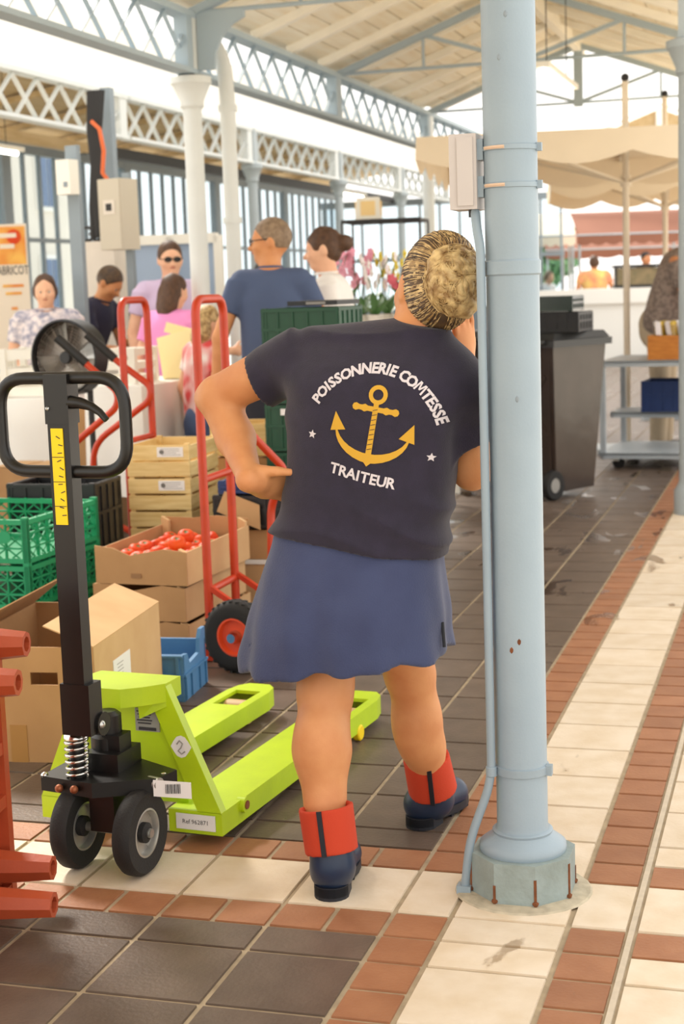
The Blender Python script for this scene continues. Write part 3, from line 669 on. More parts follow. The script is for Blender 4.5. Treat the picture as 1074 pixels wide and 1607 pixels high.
for i in range(4):
    for j in range(7):
        lx, ly = -0.065-0.09*i+rr_.uniform(-.008,.008), 0.07+0.083*j+rr_.uniform(-.008,.008); c, s = math.cos(R(-3)), math.sin(R(-3))
        L_ = (-1.425+lx*c-ly*s, 2.42+lx*s+ly*c, 2*CZ+0.082+rr_.uniform(0,.012)); o = tom if first else dup(tom, L_); first = False
        o.location = L_; o.rotation_euler = (rr_.uniform(-.5,.5), rr_.uniform(-.5,.5), rr_.uniform(0,6))
for lx, ly in ((-0.12,0.2),(-0.15,0.37)):
    o = dup(tom, (-1.425+lx, 2.42+ly, 2*CZ+0.135)); o.rotation_euler = (0.4,-0.3,1)

# green folding crates
mat('green_plastic', (22,150,98), 0.45, rand=0.03); mat('dark_green_plastic', (10,66,42), 0.45, rand=0.05); mat('blue_plastic', (74,124,168), 0.5); mat('black_plastic', (26,26,28), 0.45); mat('navy_plastic', (26,52,104), 0.45); mat('white_plastic', (240,238,230), 0.5)
def lattice_wall(w, h, m, nu, nv):
    """moulded crate wall: frame, shelves and a row of crossed ribs, around the origin at its lower left"""
    b = MB(); t = 0.012
    for z in (0.008, h-0.012): b.box((w/2,0,z), (w,0.02,0.02))
    for k in range(1, nv): b.box((w/2,0,h*k/nv), (w,0.014,0.008))
    for x in (0.01, w-0.01): b.box((x,0,h/2), (0.022,0.02,h))
    for i in range(nu):
        x0, x1 = 0.02+(w-0.04)*i/nu, 0.02+(w-0.04)*(i+1)/nu; b.box((x0,0,h/2), (0.006,0.014,h))
        for k in range(nv):
            z0, z1 = h*k/nv, h*(k+1)/nv; b.beam((x0,0.002,z0),(x1,0.002,z1),0.006,0.005,(0,1,0)); b.beam((x0,0.002,z1),(x1,0.002,z0),0.006,0.005,(0,1,0))
    b.box((w/2,0.006,h*0.5), (w-0.03,0.002,h-0.03)) if m.name == 'solid' else None
    return b
def crate(name, label, loc, rz, w, d, h, m, grp=None, style='lattice', nu=6, nv=3):
    """origin at the front right lower corner; front runs to -x, depth to +y"""
    t = thing(name, label, 'crate', loc, rz, grp)
    if style == 'lattice':
        for nm, ln, l, r in (('front_wall',w,(-w,0.01,0.004),0),('back_wall',w,(-w,d-0.01,0.004),0),('side_wall',d,(-0.01,0,0.004),90),('side_wall',d,(-w+0.01,0,0.004),90)):
            o = lattice_wall(ln, h-0.012, m, nu if ln == w else int(nu*d/w+0.5), nv).build(nm, m, t); o.location = l; o.rotation_euler = (0,0,R(r))
    else:   # closed walls with ribs
        for nm, ln, l, r in (('front_wall',w,(-w,0.006,0),0),('back_wall',w,(-w,d-0.006,0),0),('side_wall',d,(-0.006,0,0),90),('side_wall',d,(-w+0.006,0,0),90)):
            b = MB().box((ln/2,0,h/2), (ln,0.008,h-0.004))
            for z in (0.012, h*0.55, h-0.012): b.box((ln/2,0,z), (ln,0.022,0.014))
            k = max(3, int(ln/0.07))
            for i in range(k+1): b.box((0.006+(ln-0.012)*i/k,0,h/2), (0.01,0.02,h-0.01))
            o = b.build(nm, m, t); o.location = l; o.rotation_euler = (0,0,R(r))
    MB().box((-w/2,d/2,0.008), (w-0.02,d-0.02,0.01)).build('base', m, t)
    for x in (-0.012, -w+0.012):
        for y in (0.012, d-0.012): MB().box((x,y,h/2), (0.026,0.026,h)).build('corner_post', m, t, bevel=0.003)
    return t
GC = (-2.085, 2.36)
for k, nm in enumerate(('lowest', 'middle', 'topmost')):
    crate('plastic_crate', 'bright green lattice plastic crate at left, %s of its stack of three' % nm, (GC[0], GC[1], 0.19*k), R(-2), 0.62, 0.62, 0.19, MATS['green_plastic'], 'bright green crates stacked at left', nu=7)
cr = bpy.data.objects['plastic_crate.002']
MB().prism([(0.03*math.cos(R(30*k)), 0.026*math.sin(R(30*k))) for k in range(12)], 0.006, (-0.1,-0.003,0.11), (1,0,0), (0,0,1)).build('latch_boss', MATS['green_plastic'], cr)
# small blue crate with a cut-out side
bc = thing('plastic_crate', 'small blue plastic crate with a notched side on the floor beside the cardboard box', 'crate', (-1.2, 1.8, 0), R(5)); bm_ = MATS['blue_plastic']
MB().box((-0.19,0.008,0.085), (0.38,0.014,0.17)).build('front_wall', bm_, bc, bevel=0.003); MB().box((-0.19,0.272,0.085), (0.38,0.014,0.17)).build('back_wall', bm_, bc, bevel=0.003); MB().box((-0.372,0.14,0.085), (0.014,0.25,0.17)).build('side_wall', bm_, bc)
MB().prism([(0,0),(0.28,0),(0.28,0.215),(0.235,0.215),(0.21,0.185),(0.2,0.135),(0.08,0.125),(0.055,0.165),(0,0.17)], 0.014, (-0.014,0,0), (0,1,0), (0,0,1)).build('notched_wall', bm_, bc, bevel=0.003)
for z in (0.095, 0.165): MB().box((-0.19,-0.002,z), (0.38,0.012,0.008)).build('rim_ledge', bm_, bc)
MB().box((0.003,0.14,0.095), (0.012,0.28,0.008)).build('side_ledge', bm_, bc)
for x in (-0.02,-0.11,-0.2,-0.29): MB().box((x,-0.001,0.085), (0.012,0.012,0.16)).build('rib', bm_, bc)
for y in (0.02,0.09,0.19,0.265): MB().box((0.002,y,0.05), (0.01,0.012,0.09)).build('rib', bm_, bc)
MB().box((-0.19,0.14,0.006), (0.36,0.26,0.01)).build('base', bm_, bc)

# wooden crates
mat('raw_wood', (232,204,144), 0.7, rgb2=(214,180,116), scale=4, stretch=(1.5,1.5,14), bump=0.08, rand=0.06)
def wood_crate(label, loc, rz, w=0.3, d=0.42, h=0.15, note=True):
    t = thing('wooden_crate', label, 'crate', loc, rz, 'pale wooden produce crates'); m = MATS['raw_wood']
    for z, hh in ((h*0.26, h*0.42), (h*0.76, h*0.44)):
        for nm, c, s in (('front_slat',(-w/2,0.004,z),(w,0.008,hh)),('back_slat',(-w/2,d-0.004,z),(w,0.008,hh)),('side_slat',(-0.004,d/2,z),(0.007,d-0.02,hh*0.96)),('side_slat',(-w+0.004,d/2,z),(0.007,d-0.02,hh*0.96))):
            MB().box(c, s).build(nm, m, t)
    for x in (-0.016, -w+0.016):
        for y in (0.02, d-0.02): MB().prism([(-0.012,-0.012),(0.012,-0.012),(0.012,0.012),(-0.012,0.012)], h+0.004, (x,y,0)).build('corner_post', m, t)
    for k in range(4): MB().box((-w*(k+0.5)/4,d/2,0.004), (w/4-0.008,d-0.03,0.006)).build('base_slat', m, t)
    if note:
        n = MB().box((-w*0.3,-0.001,h*0.78), (0.125,0.002,0.045)).build('paper_note', MATS['label_white'], t)
        for k in range(4): MB().box((-w*0.3+0.006*(k % 2),-0.0025,h*0.78+0.014-0.009*k), (0.09-0.015*(k % 3),0.001,0.002)).build('print_line', MATS['label_grey'], n)
        MB().lathe([(0.008,0),(0.011,0)], 10, (-w*0.3-0.04,-0.0028,h*0.78), (0,-1,0)).build('print_ring', MATS['label_grey'], n)
    return t
for k in range(5):
    wood_crate('pale wooden produce crate between the two hand trucks, %s of its stack of five' % ('lowest','second','middle','fourth','topmost')[k], (-1.76, 3.32, 0.153*k), R(3), note=k >= 3)
wood_crate('pale wooden crate half hidden behind the stack of five', (-1.585, 3.92, 0.64), R(2), 0.3, 0.3, 0.16, False)
wb = thing('cardboard_box', 'closed brown carton under the half hidden wooden crate', 'box', (-1.585,3.94,0), R(2)); MB().box((-0.15,0.14,0.315), (0.3,0.28,0.63)).build('body', cbm, wb, bevel=0.004); MB().box((-0.15,0.14,0.632), (0.05,0.28,0.003)).build('tape', MATS['packing_tape'], wb)

# things stacked behind the woman
for k in range(6):
    crate('plastic_crate', 'dark green plastic crate behind the woman, %s' % ('bottom of its stack','second from the bottom','third from the bottom','fourth from the bottom','second from the top','top of its stack')[k], (-1.165, 3.76, 0.226*k), R(-2), 0.38, 0.36, 0.224, MATS['dark_green_plastic'], 'dark green crates behind the woman', 'ribbed')
cw = bpy.data.objects['plastic_crate.007']; MB().box((-0.2,-0.008,0.19), (0.2,0.004,0.03)).build('white_strip', MATS['label_white'], cw)
tr = thing('black_tray', 'flat black tray lying on the dark green crates', 'tray', (-1.2, 3.85, 1.36), R(-8)); MB().box((-0.12,0.12,0.012), (0.26,0.26,0.022)).build('tray_body', MATS['black_plastic'], tr, bevel=0.008); MB().box((-0.1,-0.012,0.012), (0.1,0.004,0.012)).build('label', MATS['label_grey'], tr)
pb = thing('foam_box', 'small cream box on the floor under a brown carton behind the hand truck', 'box', (-1.2,3.22,0), R(2)); MB().box((-0.14,0.13,0.13), (0.28,0.26,0.26)).build('body', MATS['cardboard_pale'], pb, bevel=0.006); MB().box((-0.14,0.13,0.25), (0.29,0.27,0.02)).build('lid', MATS['white_plastic'], pb, bevel=0.004)
p2 = thing('cardboard_box', 'small brown carton standing on the cream box behind the hand truck', 'box', (-1.22,3.22,0.262), R(2)); MB().box((-0.13,0.12,0.065), (0.26,0.24,0.13)).build('body', cbm, p2, bevel=0.004); MB().box((-0.13,0.12,0.131), (0.04,0.24,0.003)).build('tape', MATS['packing_tape'], p2)
crate('plastic_crate', 'black plastic crate on the small brown carton behind the hand truck', (-1.2,3.2,0.4), R(2), 0.4, 0.3, 0.15, MATS['black_plastic'], None, 'ribbed')
crate('plastic_crate', 'deep blue plastic crate on the black crate behind the hand truck', (-1.22,3.22,0.552), R(2), 0.36, 0.28, 0.06, MATS['navy_plastic'], None, 'ribbed')
fs = thing('cardboard_sheet', 'loose brown cardboard flap hanging off the black crate under the elbow', 'sheet', (-1.44,3.17,0.45), 0); MB().hexa([(-0.14,0,0.03),(0.06,0,-0.05),(0.06,0.005,-0.05),(-0.14,0.005,0.03),(-0.1,0,0.12),(0.06,0,0.06),(0.06,0.005,0.06),(-0.1,0.005,0.12)]).build('sheet', MATS['cardboard_pale'], fs)
crate('plastic_crate', 'black plastic crate behind the bright green crates, lower of two', (-2.1,3.03,0), R(2), 0.42, 0.3, 0.31, MATS['black_plastic'], None, 'ribbed')
crate('plastic_crate', 'black plastic crate behind the bright green crates, upper of two', (-2.1,3.03,0.312), R(2), 0.42, 0.3, 0.31, MATS['black_plastic'], None, 'ribbed')

# hand trucks
mat('red_paint', (194,58,24), 0.35, var=0.12, scale=20); mat('red_hub', (226,78,36), 0.45); red = MATS['red_paint']
def pneu(t, c, ax, r=0.14):
    w = MB().lathe([(r*0.52,-0.028),(r*0.8,-0.038),(r*0.95,-0.028),(r,-0.01),(r,0.01),(r*0.95,0.028),(r*0.8,0.038),(r*0.52,0.028)], 36, c, ax, closed=True).build('wheel', MATS['rubber'], t, 50)
    x, y, d = frame_of(ax); kn = MB(); C_ = Vector(c)
    for k in range(30):
        for s in (-1, 1):
            a = 2*math.pi*(k+0.5*(s > 0))/30; e = x*math.cos(a)+y*math.sin(a); tq = -x*math.sin(a)+y*math.cos(a); kn.beam(C_+e*(r*0.985)+d*0.003*s-tq*0.005, C_+e*(r*0.97)+d*0.026*s+tq*0.005, 0.012, 0.008, e)
    kn.build('tread', MATS['rubber'], w)
    MB().lathe([(r*0.53,-0.03),(r*0.53,0.03),(r*0.48,0.03),(r*0.44,0.012),(r*0.18,0.01),(r*0.18,-0.01),(r*0.44,-0.012),(r*0.48,-0.03)], 30, c, ax, closed=True).build('rim', MATS['red_hub'], w, 30)
    for k in range(8):
        a = R(45*k); e = x*math.cos(a)+y*math.sin(a); MB().beam(C_+e*r*0.17, C_+e*r*0.46, 0.05, 0.006, d).build('spoke', MATS['red_hub'], w)
    MB().lathe([(0.0,-0.05),(0.018,-0.05),(0.025,-0.03),(0.025,0.03),(0.018,0.05),(0,0.05)], 16, c, ax).build('hub', MATS['chrome'], w, 40)
ht = thing('hand_truck', 'red tubular hand truck with fat black tyre beside the tomato cartons', 'hand truck', (-1.33, 2.4, 0), 0, 'red hand trucks')
MB().tube(rpath([(0.0,0,0.06),(0,0,1.415),(0,0.3,1.415),(0,0.3,0.06)], 0.07, 8), 0.0175, 14).build('frame_tube', red, ht, 60)
for z in (0.72, 0.28): MB().cyl((0,0.0,z), (0,0.3,z), 0.015, 12).build('cross_bar', red, ht, 40)
MB().box((-0.02,0.15,0.03), (0.07,0.34,0.05)).build('toe_plate', red, ht, bevel=0.004)
axd = Vector((0.2,0.98,0)).normalized()
MB().cyl((0.17,-0.15,0.14), (0.272,0.35,0.14), 0.012, 12).build('axle', MATS['steel'], ht, 40)
pneu(ht, (0.17,-0.15,0.14), axd); pneu(ht, (0.27,0.34,0.14), axd)
for y in (0.0, 0.3): MB().beam((0.0,y,0.3), (0.215,y+0.02,0.15), 0.025, 0.02).build('axle_arm', red, ht)
MB().tube(rpath([(0,0.3,0.97),(0.2,0.45,0.69),(0.1,0.5,0.56),(0.1,0.46,0.2)], 0.06, 6), 0.0165, 12).build('swing_handle', red, ht, 60)
h2 = thing('hand_truck', 'red hand truck with black grips standing behind the wooden crates', 'hand truck', (-2.14, 3.5, 0), 0, 'red hand trucks')
MB().tube(rpath([(0,0,0.03),(0,0,1.415),(0,0.3,1.415),(0,0.3,0.03)], 0.07, 8), 0.0175, 14).build('frame_tube', red, h2, 60)
for z in (0.76, 0.3): MB().cyl((0,0,z), (0,0.3,z), 0.014, 12).build('cross_bar', red, h2, 40)
for y, dx in ((-0.12,0.0),(0.26,-0.03)):
    g = MB().tube(rpath([(-0.25+dx,y-0.03,1.25),(-0.13+dx,y,1.13),(0.02,y,1.0),(0.01,y,0.93),(-0.28+dx,y+0.02,0.72),(-0.3+dx,y+0.02,0.45),(-0.2,y+0.02,0.3),(0,y+(0.1 if y<0 else 0.03),0.25)], 0.09, 6), 0.016, 12).build('swing_handle', red, h2, 60)
    MB().cyl((-0.258+dx,y-0.031,1.257), (-0.13+dx,y-0.001,1.134), 0.021, 14).build('grip', MATS['black_plastic'], g, 40)
MB().box((-0.05,0.15,0.02), (0.12,0.34,0.03)).build('toe_plate', red, h2)

# ================================================ people: materials and helpers
def skin_mat(name, rgb, rgb2): return mat(name, rgb, 0.5, rgb2=rgb2, scale=14, bump=0.05, bscale=220, spec=0.35)
skin_mat('skin', (216,152,102), (206,138,90)); skin_mat('skin_light', (236,186,152), (228,172,138)); skin_mat('skin_tan', (204,140,96), (196,130,88))
mat('hair_dark', (66,48,34), 0.55, rgb2=(96,72,44), scale=40); mat('hair_blonde', (214,186,132), 0.5, rgb2=(140,106,60), scale=48, rand=0.1); mat('hair_brown', (92,62,40), 0.6, rgb2=(70,46,30), scale=40); mat('hair_grey', (150,128,104), 0.65, rgb2=(120,98,78), scale=40); mat('hair_black', (28,24,22), 0.5)
mat('eye_white', (236,232,226), 0.25); mat('iris', (70,54,40), 0.2); mat('lip', (186,104,88), 0.5)
def loft(keys, n=5):
    """dense smooth keys (z, cx, cy, rx, ry) through the given ones"""
    K = np.array(sorted(keys), float); out = []
    for i in range(len(K)-1):
        p0, p1, p2, p3 = K[max(i-1,0)], K[i], K[i+1], K[min(i+2,len(K)-1)]
        for j in range(n):
            t = j/n; q = 0.5*((2*p1)+(-p0+p2)*t+(2*p0-5*p1+4*p2-p3)*t*t+(-p0+3*p1-3*p2+p3)*t**3); q[0] = p1[0]+(p2[0]-p1[0])*t; out.append(q)
    out.append(K[-1]); return out
def head_prims(c, s, fwd, upd, k=0.012):
    """skull, jaw, nose, ears, lips, chin and brows of a head of half-height s at c, facing fwd"""
    c = Vector(c); f = Vector(fwd).normalized(); u = Vector(upd); u = (u-f*u.dot(f)).normalized(); r = f.cross(u)
    P = lambda x, y, z: c+r*(x*s)+f*(y*s)+u*(z*s)
    rot = Matrix((r, f, u)).transposed()
    pr = [('e', P(0,-0.1,0.16), (0.66*s,0.84*s,0.84*s), rot, 0.02), ('e', P(0,0.2,-0.22), (0.56*s,0.6*s,0.72*s), rot, 0.02), ('e', P(0,0.52,-0.74), (0.24*s,0.22*s,0.2*s), rot, 0.03),
          ('c', P(0,0.74,0.02), P(0,0.93,-0.24), 0.07*s, 0.12*s, 0.015), ('c', P(-0.28,0.66,0.14), P(0.28,0.66,0.14), 0.1*s, 0.1*s, 0.02), ('c', P(-0.14,0.72,-0.46), P(0.14,0.72,-0.46), 0.07*s, 0.07*s, 0.008)]
    for e in (-1, 1):
        pr += [('e', P(e*0.66,-0.1,-0.08), (0.09*s,0.19*s,0.29*s), rot, 0.01), ('e', P(e*0.36,0.52,-0.2), (0.22*s,0.2*s,0.22*s), rot, 0.03), ('-', ('e', P(e*0.26,0.8,0.03), (0.15*s,0.1*s,0.08*s), rot, 0.02))]
    return pr, P, rot
def face_bits(P, rot, s, parent):
    for e in (-1, 1):
        b = MB().ball(P(e*0.26,0.65,0.03), 0.095*s, 2).build('eye', MATS['eye_white'], parent, 60); MB().ball(P(e*0.26,0.7,0.03), 0.07*s, 1).build('iris', MATS['iris'], b, 60)
    MB().tube([P(-0.17,0.76,-0.45), P(-0.08,0.8,-0.43), P(0.08,0.8,-0.43), P(0.17,0.76,-0.45)], [0.02*s,0.05*s,0.05*s,0.02*s], 8).build('lips', MATS['lip'], parent, 60)
def hand_prims(w, d, nrm, s=1.0, curl=0.5, thumb=1, spread=0.2, thumb_dir=None):
    """palm, four unequal bent fingers and a thumb; w wrist, d direction, nrm back-of-hand normal, curl bends away from nrm"""
    w = Vector(w); d = Vector(d).normalized(); n = Vector(nrm); n = (n-d*n.dot(d)).normalized(); a = d.cross(n)*thumb
    rot = Matrix((a, d, n)).transposed(); q = [('e', w+d*0.048*s, (0.041*s,0.052*s,0.017*s), rot, 0.012), ('c', w-d*0.01*s, w+d*0.02*s, 0.026*s, 0.026*s, 0.015)]
    for i, (off, L) in enumerate(((0.030,0.074),(0.011,0.083),(-0.009,0.077),(-0.028,0.06))):
        p = w+a*off*s+d*(0.086-abs(off-0.005)*0.25)*s; dd = (d+a*(off*spread*8)).normalized(); r = (0.0092,0.0096,0.009,0.008)[i]*s
        for j, fr in enumerate((0.45,0.32,0.25)):
            ang = curl*(0.35+0.75*j); e = (dd*math.cos(ang)-n*math.sin(ang)); nx = p+e*L*fr*s; q.append(('c', p, nx, r*(1-0.07*j), r*(1-0.07*(j+1)), 0.004 if j else 0.007)); p = nx
    tb = w+a*0.03*s+d*0.022*s; td = Vector(thumb_dir).normalized() if thumb_dir else (d*0.75+a*0.62-n*0.15).normalized()
    m_ = tb+td*0.036*s; q += [('c', tb-td*0.01*s, m_, 0.014*s, 0.0115*s, 0.012), ('c', m_, m_+(td+d*0.25).normalized()*0.036*s, 0.0115*s, 0.0085*s, 0.004)]
    return q

# ================================================ the woman leaning on the post
mat('shirt_navy', (41,35,54), 0.9, rgb2=(35,30,47), scale=30, bump=0.2, bscale=350, sheen=0.15)
mat('skirt_blue', (62,71,106), 0.9, rgb2=(54,62,96), scale=8, bump=0.2, bscale=260, sheen=0.2)
mat('boot_navy', (36,52,78), 0.38, rgb2=(28,42,66), scale=10); mat('boot_sole', (24,28,38), 0.55); mat('cuff_red', (196,62,32), 0.85, bump=0.12, bscale=300); mat('print_white', (214,206,210), 0.8); mat('print_yellow', (208,160,48), 0.8)
WO = Vector((-0.12, 0.42, 0))
wo = thing('person', 'woman in printed navy T-shirt and blue skirt leaning on the post, hand on hip', 'person', WO)
def lc(*p): return Vector(p)-WO
def sh(prims):
    """world points to the woman's own frame"""
    out = []
    for p in prims:
        if p[0] in 'cf': out.append((p[0], lc(*p[1]), lc(*p[2]))+tuple(p[3:]))
        elif p[0] == 'e': out.append(('e', lc(*p[1]))+tuple(p[2:]))
        elif p[0] == 'l': out.append(('l', [(k[0], k[1]-WO.x, k[2]-WO.y, k[3], k[4]) for k in p[1]], p[2]))
        elif p[0] == '-': out.append(('-', sh([p[1]])[0]))
        else: out.append(('cut', lc(*p[1]), p[2]))
    return out
HC = (0.055, 0.472, 1.43); HS = 0.124
hp, HP, Hrot = head_prims(HC, HS, (-0.55,0.8,-0.12), (0.2,0.16,1))
body = hp + [
    ('c', (0.0,0.42,1.27), (0.03,0.455,1.37), 0.072, 0.062, 0.03),
    ('l', loft([(0.72,-0.15,0.42,0.19,0.13),(0.85,-0.135,0.42,0.185,0.13),(1.0,-0.1,0.42,0.17,0.12),(1.15,-0.085,0.42,0.18,0.12),(1.27,-0.07,0.42,0.17,0.09)]), 0.02),
    ('c', (-0.05,0.42,1.29), (-0.28,0.42,1.275), 0.05, 0.055, 0.03), ('c', (0.05,0.42,1.27), (0.125,0.43,1.18), 0.05, 0.052, 0.03),
    # left arm, akimbo
    ('c', (-0.29,0.42,1.275), (-0.505,0.46,1.185), 0.062, 0.05, 0.02), ('c', (-0.515,0.462,1.182), (-0.54,0.468,1.178), 0.044, 0.03, 0.02), ('c', (-0.505,0.46,1.175), (-0.45,0.425,1.08), 0.05, 0.048, 0.02), ('c', (-0.45,0.425,1.08), (-0.373,0.305,0.993), 0.046, 0.03, 0.02),
    # right arm, bent up towards the face
    ('c', (0.125,0.43,1.19), (0.135,0.48,1.0), 0.056, 0.05, 0.02), ('c', (0.135,0.485,0.995), (0.13,0.505,0.985), 0.046, 0.042, 0.02), ('c', (0.13,0.51,0.995), (0.1,0.575,1.24), 0.046, 0.029, 0.02),
    # legs
    ('c', (-0.2,0.42,0.75), (-0.212,0.335,0.47), 0.085, 0.066, 0.03), ('c', (-0.212,0.335,0.47), (-0.212,0.3,0.34), 0.062, 0.066, 0.03), ('e', (-0.212,0.275,0.345), (0.064,0.06,0.1), None, 0.03), ('c', (-0.21,0.29,0.32), (-0.187,0.225,0.08), 0.06, 0.045, 0.03),
    ('c', (-0.08,0.44,0.75), (-0.066,0.6,0.45), 0.085, 0.064, 0.03), ('e', (-0.058,0.625,0.31), (0.064,0.06,0.1), None, 0.03), ('c', (-0.066,0.605,0.45), (-0.05,0.66,0.24), 0.058, 0.055, 0.03), ('c', (-0.05,0.66,0.24), (-0.04,0.72,0.09), 0.052, 0.044, 0.03),
] + hand_prims((-0.37,0.302,0.99), (0.6,0.75,-0.25), (-0.5,0.58,0.35), 1.05, 0.5, 1, 0.15, thumb_dir=(0.95,-0.2,0.0)) \
  + hand_prims((0.1,0.575,1.245), (0.06,-0.1,1), (0.85,-0.5,0), 1.0, 0.25, -1)
skin_o = sdf_obj('body', sh(body), 0.0058, MATS['skin'], wo)
face_bits(lambda *a: HP(*a)-WO, Hrot, HS, wo)
# T-shirt
def wrinkle(X, Y, Z):
    x, y = X+WO.x, Y+WO.y
    w = 0.011*(np.abs(np.sin(34*(Z-0.88)+7*x+1.6*np.sin(9*x)))-0.6)*np.clip((0.98-Z)/0.1, 0, 1)*np.clip((Z-0.8)/0.03, 0, 1)
    w += 0.008*np.sin(38*x+26*Z+2*np.sin(9*Z+4*x))*np.clip((x-0.02)/0.1, 0, 1)*np.clip((1.2-Z)/0.1, 0, 1)*np.clip((Z-0.9)/0.1, 0, 1)
    w += 0.003*np.sin(45*(x*0.6+Z))*np.clip((-0.2-x)/0.06, 0, 1)*np.clip((Z-1.1)/0.05, 0, 1)
    return w
torso = [(0.785,-0.14,0.41,0.222,0.165),(0.84,-0.133,0.408,0.222,0.166),(0.92,-0.112,0.405,0.212,0.16),(1.0,-0.1,0.403,0.203,0.152),(1.08,-0.09,0.402,0.208,0.148),(1.16,-0.075,0.402,0.225,0.146),(1.22,-0.07,0.405,0.228,0.138),(1.26,-0.075,0.41,0.212,0.118),(1.29,-0.07,0.415,0.18,0.092),(1.32,-0.06,0.42,0.12,0.06)]
shirt = [('l', loft(torso), 0.05), ('c', (0.0,0.425,1.3), (-0.285,0.425,1.277), 0.068, 0.066, 0.06), ('c', (0.04,0.425,1.285), (0.128,0.425,1.19), 0.062, 0.066, 0.06),
         ('f', (-0.26,0.425,1.287), (-0.383,0.437,1.222), 0.07, 0.071, 0.025), ('f', (0.12,0.425,1.2), (0.132,0.455,1.06), 0.068, 0.072, 0.03),
         ('cut', (-0.35,0.4,0.862), (-0.155,0,-1)), ('cut', (0.03,0.33,1.343), (0.22,-0.12,1))]
shirt_o = sdf_obj('t_shirt', sh(shirt), 0.0055, MATS['shirt_navy'], wo, wrinkle)
# skirt, hollow below
def folds(X, Y, Z):
    x, y = X+WO.x+0.16, Y+WO.y-0.41; a = np.arctan2(y, x); g = np.clip((0.84-Z)/0.3, 0, 1)
    return g*(0.006*np.sin(7*a+1.0)+0.004*np.sin(13*a+9*Z))+0.002*np.sin(50*Z+12*x)*np.clip((0.7-Z)/0.1, 0, 1)
sk = [(0.49,-0.178,0.42,0.262,0.225),(0.56,-0.178,0.42,0.258,0.22),(0.66,-0.165,0.42,0.242,0.205),(0.76,-0.152,0.415,0.222,0.18),(0.85,-0.138,0.41,0.205,0.155),(0.89,-0.132,0.41,0.198,0.15)]
ski = [(z, a, b, c-0.03, d-0.03) for z, a, b, c, d in sk]; ski[0] = (0.45,)+ski[0][1:]; ski[-1] = (0.8,)+tuple(ski[-2][1:])
skirt_o = sdf_obj('skirt', sh([('l', loft(sk), 0.01), ('-', ('l', loft(sorted(ski)[:5]), 0.004)), ('cut', (-0.43,0.42,0.508), (0.1,0.0,-1))]), 0.0065, MATS['skirt_blue'], wo, folds)
for z0 in (0.0,):
    MB().tube([lc(0.078+0.002*k, 0.37-0.002*k, 0.64-0.03*k) for k in range(3)], 0.004, 6).build('pocket_edge', MATS['boot_sole'], skirt_o)
# boots
def boot(heel, ang, tilt, cuff_a, cuff_b, r0, r1, side):
    h = Vector(heel)-WO; f = Vector((math.sin(ang), math.cos(ang), 0)); r = Vector((f.y, -f.x, 0)); P = lambda x, y, z: h+r*x+f*y+Vector((0,0,z))
    ca, cb_ = lc(*cuff_a), lc(*cuff_b); q = cb_+(cb_-ca)*0.25
    b = sdf_obj('rubber_boot', [('c', P(0,0.042,0.06), P(0,0.09,0.05), 0.045, 0.046, 0.03), ('c', P(0,0.09,0.05), P(0.004,0.2,0.042), 0.044, 0.045, 0.03), ('e', P(0.002,0.205,0.045), (0.046,0.05,0.036), Matrix.Rotation(-ang,3,'Z'), 0.02), ('c', P(0,0.05,0.06), q, 0.046, 0.048, 0.03), ('c', q, cb_, 0.048, 0.052, 0.02), ('cut', (0,0,h.z+0.018), (0,0,-1))], 0.005, MATS['boot_navy'], wo)
    out = [(0.042*math.sin(R(t)), 0.034-0.042*math.cos(R(t))) for t in range(-80,81,20)]+[(0.036,0.1),(0.05,0.16),(0.052,0.2),(0.042,0.24),(0.015,0.262),(-0.015,0.262),(-0.04,0.24),(-0.05,0.2),(-0.048,0.16),(-0.036,0.1)]
    MB().prism(out, 0.022, P(0,0,0.008), r, f).build('boot_sole', MATS['boot_sole'], b, 50, bevel=0.004)
    MB().prism(out[:9]+[(0.042,0.08),(-0.042,0.08)], 0.032, P(0,0,0.0), r, f).build('boot_heel', MATS['boot_sole'], b, bevel=0.003)
    for y in (0.14,0.17,0.2,0.23): MB().beam(P(-0.04,y,0.006), P(0.042,y,0.006), 0.014, 0.012).build('sole_lug', MATS['boot_sole'], b)
    MB().tube([P(0.046*math.sin(R(t)), 0.043-0.046*math.cos(R(t)), 0.052) for t in range(-90,91,15)], 0.004, 6).build('heel_ridge', MATS['boot_navy'], b, 60)
    cuff = sdf_obj('boot_cuff', [('f', ca, cb_, r0, r1, 0.01), ('-', ('c', ca+(ca-cb_)*0.4, ca-(ca-cb_)*0.16, r0-0.008, r0-0.014, 0.008))], 0.0045, MATS['cuff_red'], b)
    ax_ = (cb_-ca).normalized(); back = Vector((side*0.0,-1,0)); back = (back-ax_*back.dot(ax_)).normalized(); sd = back.cross(ax_)
    MB().beam(ca+back*(r0+0.0005)+sd*side, cb_+back*(r1+0.0005)+sd*side*0.6, 0.012, 0.004, sd.cross(ax_)).build('cuff_stripe', MATS['boot_sole'], b)
boot((-0.166,0.166,0.0), R(-9), 0, (-0.186,0.222,0.215), (-0.171,0.21,0.108), 0.066, 0.064, 0.004)
boot((-0.082,0.68,0.0), R(14), 0, (-0.05,0.69,0.2), (-0.042,0.725,0.098), 0.062, 0.066, 0.02)
